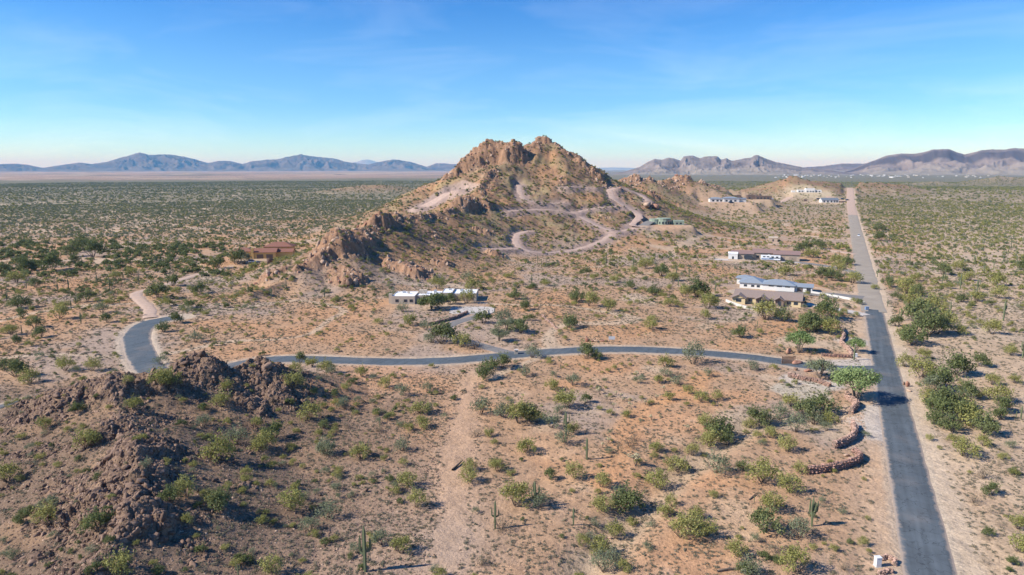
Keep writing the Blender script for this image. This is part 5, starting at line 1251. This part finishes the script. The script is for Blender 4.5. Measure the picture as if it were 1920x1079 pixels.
o = empty('hotel_building', x, y, float(H(x, y)), -.1, 'big pale resort building on the talus right of the village', 'building'); box('wall', o, -75, 75, -12, 12, -20, 14, M_WHITE); box('wall', o, -40, 20, -12, 12, 14.01, 26, M_WHITE); box('roof', o, -76, 76, -13, 13, 26.01, 28, M_BEIGE) if False else box('roof', o, -41, 21, -13, 13, 26.01, 28, M_BEIGE)
for a in range(-70, 70, 10): box('window', o, a, a + 5, -12.4, -12.05, 4, 8, M_GLASS)
# ------------------------------------------------------------------ vehicles
WHEEL = None
def wheel(p, x, y, r=.36, w=.24):
    n = 12; V = [(x + r * math.cos(k * 2 * math.pi / n), y + s * w / 2, r + r * math.sin(k * 2 * math.pi / n)) for s in (-1, 1) for k in range(n)]
    t = pymesh('wheel', V, [tuple(range(n)), tuple(range(2 * n - 1, n - 1, -1))] + [(k, (k + 1) % n, n + (k + 1) % n, n + k) for k in range(n)], M_BLACK, p)
    V = [(x + r * .55 * math.cos(k * 2 * math.pi / n), y + s * (w / 2 + .02), r + r * .55 * math.sin(k * 2 * math.pi / n)) for s in (-1, 1) for k in range(n)]
    pymesh('rim', V, [tuple(range(n)), tuple(range(2 * n - 1, n - 1, -1))], M_STEEL, t)
def car(px, py, rz, label, m, kind='car', L=4.6, W=1.85, Hh=1.6, group=None, dz=0.0):
    x, y = hit(px, py) if not isinstance(px, tuple) else px; z = ground(x, y) + dz
    o = empty('parked_car' if kind != 'suv' else 'driving_car', x, y, z, rz, label, 'car', group); h1 = Hh * .56; l2 = L / 2; w2 = W / 2
    V = []; prof = [(-l2, .35), (-l2, h1), (-l2 * .62, h1 + .03), (l2 * .35, h1), (l2 * .95, h1 * .86), (l2, .4)]
    for s in (-1, 1):
        for a, b in prof: V.append((a, s * w2, b))
    n = 6; pymesh('body', V, [tuple(range(n)), tuple(range(2 * n - 1, n - 1, -1))] + [(k, n + k, n + (k + 1) % n, (k + 1) % n) for k in range(n)], m, o, .06)
    prof = [(-l2 * .92, h1 + .01), (-l2 * .80, Hh - .05), (l2 * .02, Hh - .05), (l2 * .38, h1 + .01)]; V = []
    for s in (-1, 1):
        for a, b in prof: V.append((a, s * w2 * (.93 if b < Hh - .1 else .78), b))
    pymesh('window_band', V, [(0, 1, 2, 3), (7, 6, 5, 4), (0, 4, 5, 1), (1, 5, 6, 2), (2, 6, 7, 3)], M_GLASS, o); box('roof_panel', o, -l2 * .78, 0, -w2 * .76, w2 * .76, Hh - .05, Hh + .01, m)
    for a in (-l2 * .62, l2 * .62):
        for s in (-1, 1): wheel(o, a, s * (w2 - .10))
    for s in (-1, 1): box('headlight', o, l2 - .06, l2 + .02, s * w2 * .72 - .15, s * w2 * .72 + .15, h1 * .6, h1 * .8, M_ROOFW)
    return o
hd = math.atan2(RD[1], RD[0])
s_car = np.dot(np.array(G0(1607.5, 443)) - a_, RD); cx_, cy_ = along(s_car, 1.2)
car((cx_, cy_), 0, hd + math.pi, 'white car driving along the grey gravel stretch of the straight road', M_CARW, 'suv', 5.0, 2.0, 1.8, dz=.25)
car(474, 492.5, .2, 'white car parked in front of the red-roofed ochre house', M_CARW, L=5.6, W=2.2, Hh=1.9)
for i, (px, py, m, lb) in enumerate(((1432, 373, M_CARD, 'dark pickup parked on the far terrace, leftmost of the row'), (1446, 374, M_CARW, 'pale car parked on the far terrace beside the leftmost dark pickup'), (1535, 374.5, M_CARD, 'dark car parked just left of the far slate-gabled farmhouse'),
    (1580, 374.5, M_CARD, 'dark car parked just right of the far slate-gabled farmhouse'), (1589, 376.5, M_CARD, 'dark vehicle closest to the dirt road by the far farmhouse'), (1371, 381, M_CARD, 'dark vehicle beside the far white house with slate blue roofs'))):
    car(px, py, .1 * i, lb, m, L=7.5, W=3, Hh=2.6, group='vehicles parked by the far houses')
# motorhome, cargo trailer
x, y = hit(1445, 489.5); z = ground(x, y); mhm = empty('motorhome', x, y, z + .05, -.30, 'white motorhome with dark wavy side stripes in front of the brown roofs', 'motorhome')
box('body', mhm, -6.3, 5.9, -1.3, 1.3, .7, 3.7, M_CARW, .12); box('windscreen', mhm, 5.92, 6.0, -1.1, 1.1, 1.8, 3.3, M_GLASS); box('stripe', mhm, -6.0, 1.5, -1.36, -1.31, 1.0, 1.7, M_CARB); box('stripe', mhm, -1.0, 5.6, -1.36, -1.31, 1.75, 2.3, M_CARD)
for a in (-5, -2.6, .2, 3): box('window', mhm, a, a + 1.5, -1.35, -1.305, 2.4, 3.1, M_GLASS)
for a in (-4.2, -3.1, 4.0):
    for s in (-1.12, 1.12): wheel(mhm, a, s, .5, .3)
box('roof_unit', mhm, -2, -.6, -.5, .5, 3.72, 4.05, M_WHITE)
x, y = hit(1403, 488); z = ground(x, y); tl = empty('cargo_trailer', x, y, z + .05, -.30, 'black enclosed cargo trailer left of the motorhome', 'trailer')
box('body', tl, -2.6, 2.6, -1.1, 1.1, .5, 2.9, M_CARD, .06); box('drawbar', tl, 2.6, 3.9, -.12, .12, .45, .6, M_STEEL)
for a in (-.5, .5):
    for s in (-1.15, 1.15): wheel(tl, a, s, .38)
# ------------------------------------------------------------------ walls, stones, small things
def wall_line(name, pts, h, t, material, label, cat='wall', stones=None, base=.5, step=1.0, zfun=None):
    L = densify([hit(*q) for q in pts], step); n = len(L); z = np.array([ground(*p) for p in L]); z = np.convolve(np.pad(z, 2, 'edge'), np.ones(5) / 5, 'valid')
    T = np.gradient(L, axis=0); T /= np.linalg.norm(T, axis=1)[:, None]; Nn = np.c_[T[:, 1], -T[:, 0]]
    c = L.mean(0); o = empty(name, c[0], c[1], z.mean(), 0, label, cat)
    V = []
    for k in range(n):
        for s, zz in ((-1, -base), (-1, h), (1, h), (1, -base)): V.append((L[k, 0] + Nn[k, 0] * s * t / 2 - c[0], L[k, 1] + Nn[k, 1] * s * t / 2 - c[1], z[k] + zz - z.mean()))
    Fc = [(0, 1, 2, 3), tuple((n - 1) * 4 + q for q in (3, 2, 1, 0))] + [(4 * k + a, 4 * k + 4 + a, 4 * k + 4 + b, 4 * k + b) for k in range(n - 1) for a, b in ((0, 1), (1, 2), (2, 3))]
    pymesh('core' if stones else 'wall_run', V, Fc, material, o)
    if stones:
        g = np.random.default_rng(int(pts[0][0])); VV, FF = [], []; sh = [rock_mesh(70 + q, 1, 6) for q in range(4)]
        seg = np.r_[0, np.cumsum(np.hypot(*np.diff(L, axis=0).T))]; s_ = stones; rows = max(1, int(round((h + .3) / (s_ * .8))))
        for r_ in range(rows + 1):
            q = g.uniform(0, s_)
            while q < seg[-1]:
                sz = s_ * g.uniform(.55, 1.7)
                for side in (-1, 1):
                    if r_ == rows and side == 1: continue
                    lx, ly, lz = np.interp(q, seg, L[:, 0]), np.interp(q, seg, L[:, 1]), np.interp(q, seg, z)
                    nx, ny = np.interp(q, seg, Nn[:, 0]), np.interp(q, seg, Nn[:, 1]); off = side * t * .5 * (1 if r_ < rows else 0)
                    v, f = sh[g.integers(0, 4)]; a = g.uniform(0, 6.28); v = v * sz * np.array([1.1, 1.0, .85 * g.uniform(.8, 1.15)]); v = np.c_[v[:, 0] * math.cos(a) - v[:, 1] * math.sin(a), v[:, 0] * math.sin(a) + v[:, 1] * math.cos(a), v[:, 2]]
                    zc = -.2 + (r_ + .5) * (h + .2) / rows if r_ < rows else h + .05
                    FF += [tuple(int(w) + len(VV) for w in ff) for ff in f]; VV += [(p[0] + lx + nx * off - c[0] + g.normal() * .04, p[1] + ly + ny * off - c[1], p[2] + lz + zc - z.mean()) for p in v]
                q += sz * .92
        so = pymesh('stonework', VV, FF, M_WST, o); so['kind'] = 'stuff'
    return o
M_WST = rock_material('wall_stone', (.30, .17, .13), (.45, .30, .23)); 
for n_ in M_WST.node_tree.nodes:
    if n_.type == 'TEX_NOISE': n_.inputs['Scale'].default_value = 1.6
    if n_.type == 'MAP_RANGE': n_.inputs[3].default_value = .45; n_.inputs[4].default_value = 1.5
wall_line('stone_wall', [(1512,889),(1540,886),(1570,881),(1595,874),(1610,867),(1611,859),(1600,852)], 1.5, .6, M_STONE, 'low curved red stone retaining wall with rubble at its tip, left of the straight road', stones=.55)
wall_line('stone_wall', [(1563,842),(1580,836),(1598,826),(1603,813),(1598,801)], 1.7, .6, M_STONE, 'winding red stone retaining wall below the pale rubble chute', stones=.55)
wall_line('stone_wall', [(1595,778),(1604,768),(1606,762),(1596,755),(1587,746)], 1.7, .7, M_STONE, 'short red stone wall curling under the broad palo verde', stones=.55)
wall_line('stone_wall', [(1478,706),(1500,712),(1530,717),(1556,726)], 1.1, .7, M_STONE, 'low rough stone edging along the south side of the junction yard', stones=.5)
wall_line('stone_wall', [(1573,614),(1580,622),(1582,634),(1578,645),(1588,655),(1598,670)], 1.3, .7, M_STONE, 'zigzag stone wall above the gravel yard north of the junction', stones=.55)
wall_line('stone_wall', [(1540,668),(1570,670),(1596,671)], .9, .6, M_STONE, 'low shaded stone wall behind the gravel yard by the tall saguaro', stones=.5)
wall_line('retaining_wall', [(802,611),(830,604),(852,598),(877,588)], 1.1, .5, M_STONE, 'dark reddish retaining wall along the curved driveway of the flat-roofed house', stones=.5)
M_YW = mat('yard_wall_paint', (.56, .54, .50), .85, noise=.05, nscale=.5)
wall_line('yard_wall', [(1361,566),(1376,572),(1398,579),(1425,583),(1450,584),(1470,584)], 1.2, .25, M_YW, 'white curving yard wall in front of the tan-roofed house')
wall_line('driveway_wall', [(1521,550),(1550,555),(1580,560.5),(1621,570)], 1.1, .3, M_YW, 'long pale retaining wall holding up the grey driveway')
wall_line('retaining_wall', [(1365,488.5),(1400,490.5),(1465,492.5)], 1.0, .4, M_TAN, 'straight tan retaining wall below the motorhome court')
wall_line('yard_wall', [(912,584),(915,590),(911,598)], .9, .3, M_BEIGE, 'short beige court wall right of the flat-roofed house')
wall_line('rubble_row', [(1017,592),(1024,600),(1034,608),(1042,616),(1052,620)], .35, .5, M_STONE, 'loose line of pale rubble beside a dark shrub north of the side road', 'stones', stones=.7)
# court in front of house A, gravel yards
o = disc_patch('concrete_court', 885, 583, 9.5, 7.5, 0, .14, M_CONC, square=5); o['label'] = 'pale concrete court in front of the garages'
o = disc_patch('paved_court', 1418, 490, 27, 4.5, -.3, .12, M_CONC, key=hit(1418, 489.5), square=6)
def boulder(px, py, w, h, kind, label, rz=0, tilt=0, n='boulder', cat='boulder', grp='boulders standing on the ground', depth=None):
    x, y = hit(px, py); z = ground(x, y); d = project(x, y, z)[2]; W = w * d / F; Hh = h * d / F; o = put(n, RK[kind][int(px) % 5], (x, y, z + Hh * .32), rz, (W, depth or W * .9, Hh * 1.2)); o.rotation_euler = (tilt, 0, rz); tag(o, label, cat, grp); return o
boulder(1701, 725, 10, 17, 'R', 'upright brown boulder standing right of the straight road', .3); boulder(1694, 722, 8, 8, 'T', 'squat pale boulder leaning on the upright roadside boulder', 1); boulder(1703, 734, 10, 6, 'T', 'flat stone lying in front of the upright roadside boulder', 2)
boulder(1478, 663, 14, 13, 'R', 'red boulder behind the rusty gate', .4); boulder(1493, 683, 22, 9, 'R', 'long orange boulder lying at the road edge by the rusty gate', .1); boulder(1515, 697, 16, 8, 'R', 'dark red slab boulder at the west tip of the stone edging', .1); boulder(1492, 695, 10, 9, 'T', 'round tan boulder beside the dark red slab', 0)
boulder(1484, 703, 14, 8, 'T', 'pale boulder heading the stone edging at the junction', .2); boulder(1600, 862, 20, 8, 'T', 'pale rubble boulder inside the curve of the low stone wall', .2); boulder(1588, 855, 14, 7, 'T', 'smaller pale boulder left of the wall rubble', .5)
boulder(686, 922, 10, 9, 'D', 'lone black boulder on the brown slope', 0); boulder(600, 930, 7, 6, 'D', 'small dark boulder left of the lone black one', .5); boulder(1050, 1048, 10, 7, 'D', 'dark boulder beside the pair of ruts', 0); boulder(985, 1072, 7, 5, 'T', 'white-topped stone near the bottom edge', 0)
boulder(1434, 862, 16, 10, 'T', 'pale boulder in the dry wash', 0) if False else None
for i, (px, py, w, h, k, lb) in enumerate([(522,480,20,22,'D','big dark slab boulder poking up beside the red-roofed house'),(507,494,20,16,'D','brown boulder at the foot of the big dark slab'),(1213,388,24,14,'T','tan boulder heap at the foot of the main hill'),(1228,392,16,12,'R','reddish boulder right of the tan heap'),(380,668,22,16,'D','topmost boulder of the near rock crest'),(348,685,18,12,'D','brown boulder left of the topmost crest boulder'),(505,690,22,16,'D','blocky boulder at the right end of the near crest'),(300,700,18,12,'D','rounded boulder in the middle of the near crest'),(108,745,22,12,'D','pale-topped boulder on the left part of the near crest'),(262,905,20,14,'D','largest boulder of the dark rock spur'),(236,880,16,10,'D','grey boulder halfway along the dark spur'),(345,905,12,8,'D','white-capped small boulder right of the spur'),(655,535,22,20,'D','big round boulder below the double-knobbed crag'),(1143,1010,8,6,'T','small pale boulder in the shade of the wash shrubs')]):
    boulder(px, py, w, h, k, lb, i * .7)
# pale spoil heap, gate, cabinet, signs, log, ruts
M_RUST = mat('rusty_steel', (.24, .13, .075), .8, noise=.3, nscale=3); M_SIGN = mat('pale_sign', (.70, .70, .68), .6); M_WOOD = mat('charred_wood', (.07, .055, .045), .95, noise=.3, nscale=4)
x, y = hit(1478, 683); z = ground(x, y); gt = empty('rusty_gate', x, y, z, .02, 'rusty steel gate panel standing at the edge of the side road', 'gate')
box('post', gt, -2.1, -1.95, -.08, .08, -.3, 2.6, M_RUST); box('post', gt, 1.95, 2.1, -.08, .08, -.3, 2.6, M_RUST); box('rail', gt, -1.94, 1.94, -.05, .05, 2.3, 2.42, M_RUST); box('rail', gt, -1.94, 1.94, -.05, .05, .2, .32, M_RUST)
for k in range(11): box('slat', gt, -1.85 + k * .34, -1.62 + k * .34, -.03, .03, .33, 2.29, M_RUST)
def boxthing(name, px, py, w, d, h, m, label, cat, rz=0, grp=None, legs=False):
    x, y = hit(px, py); z = ground(x, y); o = empty(name, x, y, z, rz, label, cat, grp)
    if legs:
        for s in (-1, 1): box('leg', o, s * w * .35 - .04, s * w * .35 + .04, -.04, .04, -.2, h * .45, M_STEEL)
        box('panel', o, -w / 2, w / 2, -.04, .04, h * .4, h, m)
    else:
        box('cabinet', o, -w / 2, w / 2, -d / 2, d / 2, 0.06, h, m, .03); box('lid', o, -w / 2 - .04, w / 2 + .04, -d / 2 - .04, d / 2 + .04, h + .005, h + .08, m); box('plinth', o, -w / 2 - .1, w / 2 + .1, -d / 2 - .1, d / 2 + .1, -.2, .05, M_CONC)
    return o
boxthing('utility_cabinet', 1645, 1062, .85, .7, 1.5, M_SIGN, 'white utility cabinet beside a ring of stones near the bottom of the straight road', 'cabinet', .1)
wall_line('stone_ring', [(1652,1050),(1660,1046),(1670,1048),(1678,1054),(1677,1062)], .55, .35, M_STONE, 'curved stone seat wall behind the white utility cabinet', 'wall', stones=.42)
wall_line('stone_ring', [(1648,1078),(1660,1075),(1674,1074)], .55, .35, M_STONE, 'second stone ring cut off by the bottom edge below the utility cabinet', 'wall', stones=.42)
boxthing('utility_box', 1603, 670, 1.2, .9, 1.1, M_SIGN, 'white utility box beside the tall armless saguaro at the junction', 'box')
boxthing('road_sign', 1578, 699, 2.2, .1, 1.5, M_SIGN, 'small white sign beside the side road mouth', 'sign', 0, 'small signs', True)
boxthing('road_sign', 1147, 641, 2.2, .1, 1.9, M_SIGN, 'pale blue sale sign right of the red entrance wall', 'sign', 0, 'small signs', True)
boxthing('utility_box', 1685, 591, 1.4, 1.0, 1.3, M_GLASSB, 'blue box at the end of the tan-roofed house driveway', 'box') if False else None
boxthing('utility_box', 1625, 582, 1.4, 1.0, 1.4, M_CARB, 'small blue bin where the asphalt turns to gravel', 'bin')
x, y = hit(1115, 641); z = ground(x, y); en = empty('entrance_wall', x, y, z, 0, 'low red stone entrance planter with a taller left pier north of the side road', 'wall')
for (a, b, h, m) in ((-3.4, -1.8, 2.1, 'R'), (-1.7, -.2, .9, 'R'), (0, 1.6, .8, 'T'), (1.8, 4.4, 1.1, 'R')):
    o = put('stone', RK[m][int(h * 10) % 5], ((a + b) / 2, 0, h * .35), 0, ((b - a) * 1.1, 1.3, h * 1.2), en)
o = put('stone', RK['T'][2], (.2, .6, .9), 1, (1.2, 1, .9), en); o = put('stone', RK['R'][1], (-2.9, .3, 1.8), 1, (1.2, 1, .9), en)
x, y = hit(968, 665); z = ground(x, y); en = empty('gate_pillar', x, y, z, 0, 'squat stone pillar at the mouth of the curved driveway', 'pillar'); box('shaft', en, -.55, .55, -.55, .55, -.3, 1.5, M_BEIGE, .04); box('cap', en, -.7, .7, -.7, .7, 1.505, 1.7, M_CONC)
def log(px0, py0, px1, py1, r, label, m, name='fallen_log'):
    a, b = hit(px0, py0), hit(px1, py1); za, zb = ground(*a) + r, ground(*b) + r * 1.2
    P0 = np.array([0, 0, 0.]); P1 = np.array([b[0] - a[0], b[1] - a[1], zb - za]); mid = (P0 + P1) / 2 + np.array([.2, .15, .12])
    V, Fc = tube([P0, mid, P1], [r, r * .85, r * .35], 8, .08); o = quadmesh(name, V, Fc, m); o = put(name, o, (a[0], a[1], za)); tag(o, label, 'log', 'dead wood on the ground')
    V, Fc = tube([mid, mid + np.array([.5, .7, .5])], [r * .35, r * .1], 6, 0); put('branch', quadmesh('branch', V, Fc, m), (0, 0, 0), 0, 1, o)
log(848, 883, 868, 865, .20, 'dark fallen saguaro trunk lying across the worn clearing', M_WOOD); log(1345, 1073, 1384, 1069, .16, 'bleached log on orange soil near the bottom edge', M_BARK); log(1405, 938, 1420, 925, .12, 'broken dead branch left of the round grey bushes', M_BARK)
# cholla cacti
def cholla_mesh(seed):
    g = np.random.default_rng(seed); V, Fc, T = leaf_cloud(g, [((g.normal() * .16, g.normal() * .16, g.uniform(.55, .9)), (.15, .15, .12)) for _ in range(9)], 330, .05, .5); return new_mesh('cholla_pads', V, Fc, M_CHOLLA)
CH = [cholla_mesh(s) for s in (1, 2, 3)]; v, f = sticks(np.random.default_rng(3), 5, .02, .7, .35, .035); CHT = new_mesh('cholla_trunk', v, f, M_BARK)
for i, t in enumerate('1124,739 1138,750 1155,742 1164,746 1168,754 1181,764 1221,788 1192,874 1141,831 1130,840 1231,750 1194,706 1245,735 1290,808 1097,760 1210,760 1150,765'.split()):
    px, py = [float(q) for q in t.split(',')]; x, y = hit(px, py); z = ground(x, y); o = empty('cholla_cactus', x, y, z, i, place_label(x, y, 'small pale spiny cholla cactus'), 'cactus', 'cholla cacti'); s = random.uniform(1.3, 1.9) if i != 7 else 3.0
    put('trunk', CHT, (0, 0, 0), 0, s, o); put('pads', CH[i % 3], (0, 0, 0), 0, s, o)
# mounds of pale spoil near the junction
x, y = hit(1470, 745)
# ------------------------------------------------------------------ the air
hb = bpy.data.meshes.new('haze'); X1, Y0_, Y1, Z0, Z1 = 78000, -78000, 78000, -130, 900
vs = [(-X1, Y0_, Z0), (X1, Y0_, Z0), (X1, Y1, Z0), (-X1, Y1, Z0), (-X1, Y0_, Z1), (X1, Y0_, Z1), (X1, Y1, Z1), (-X1, Y1, Z1)]
hb.from_pydata(vs, [], [(0, 3, 2, 1), (4, 5, 6, 7), (0, 1, 5, 4), (1, 2, 6, 5), (2, 3, 7, 6), (3, 0, 4, 7)])
hm = bpy.data.materials.new('haze_air'); hm.use_nodes = True; hm.node_tree.nodes.clear()
ho = hm.node_tree.nodes.new('ShaderNodeOutputMaterial'); hv = hm.node_tree.nodes.new('ShaderNodeVolumePrincipled')
hv.inputs['Density'].default_value = HAZE_D; hv.inputs['Color'].default_value = (*HAZE_C, 1); hv.inputs['Absorption Color'].default_value = (1, 1, 1, 1); hv.inputs['Anisotropy'].default_value = 0.0
hm.node_tree.links.new(hv.outputs[0], ho.inputs['Volume'])
hb.materials.append(hm); hz_o = bpy.data.objects.new('haze', hb); root.objects.link(hz_o); hz_o['kind'] = 'stuff'; hz_o['label'] = 'thin pale blue desert air haze'
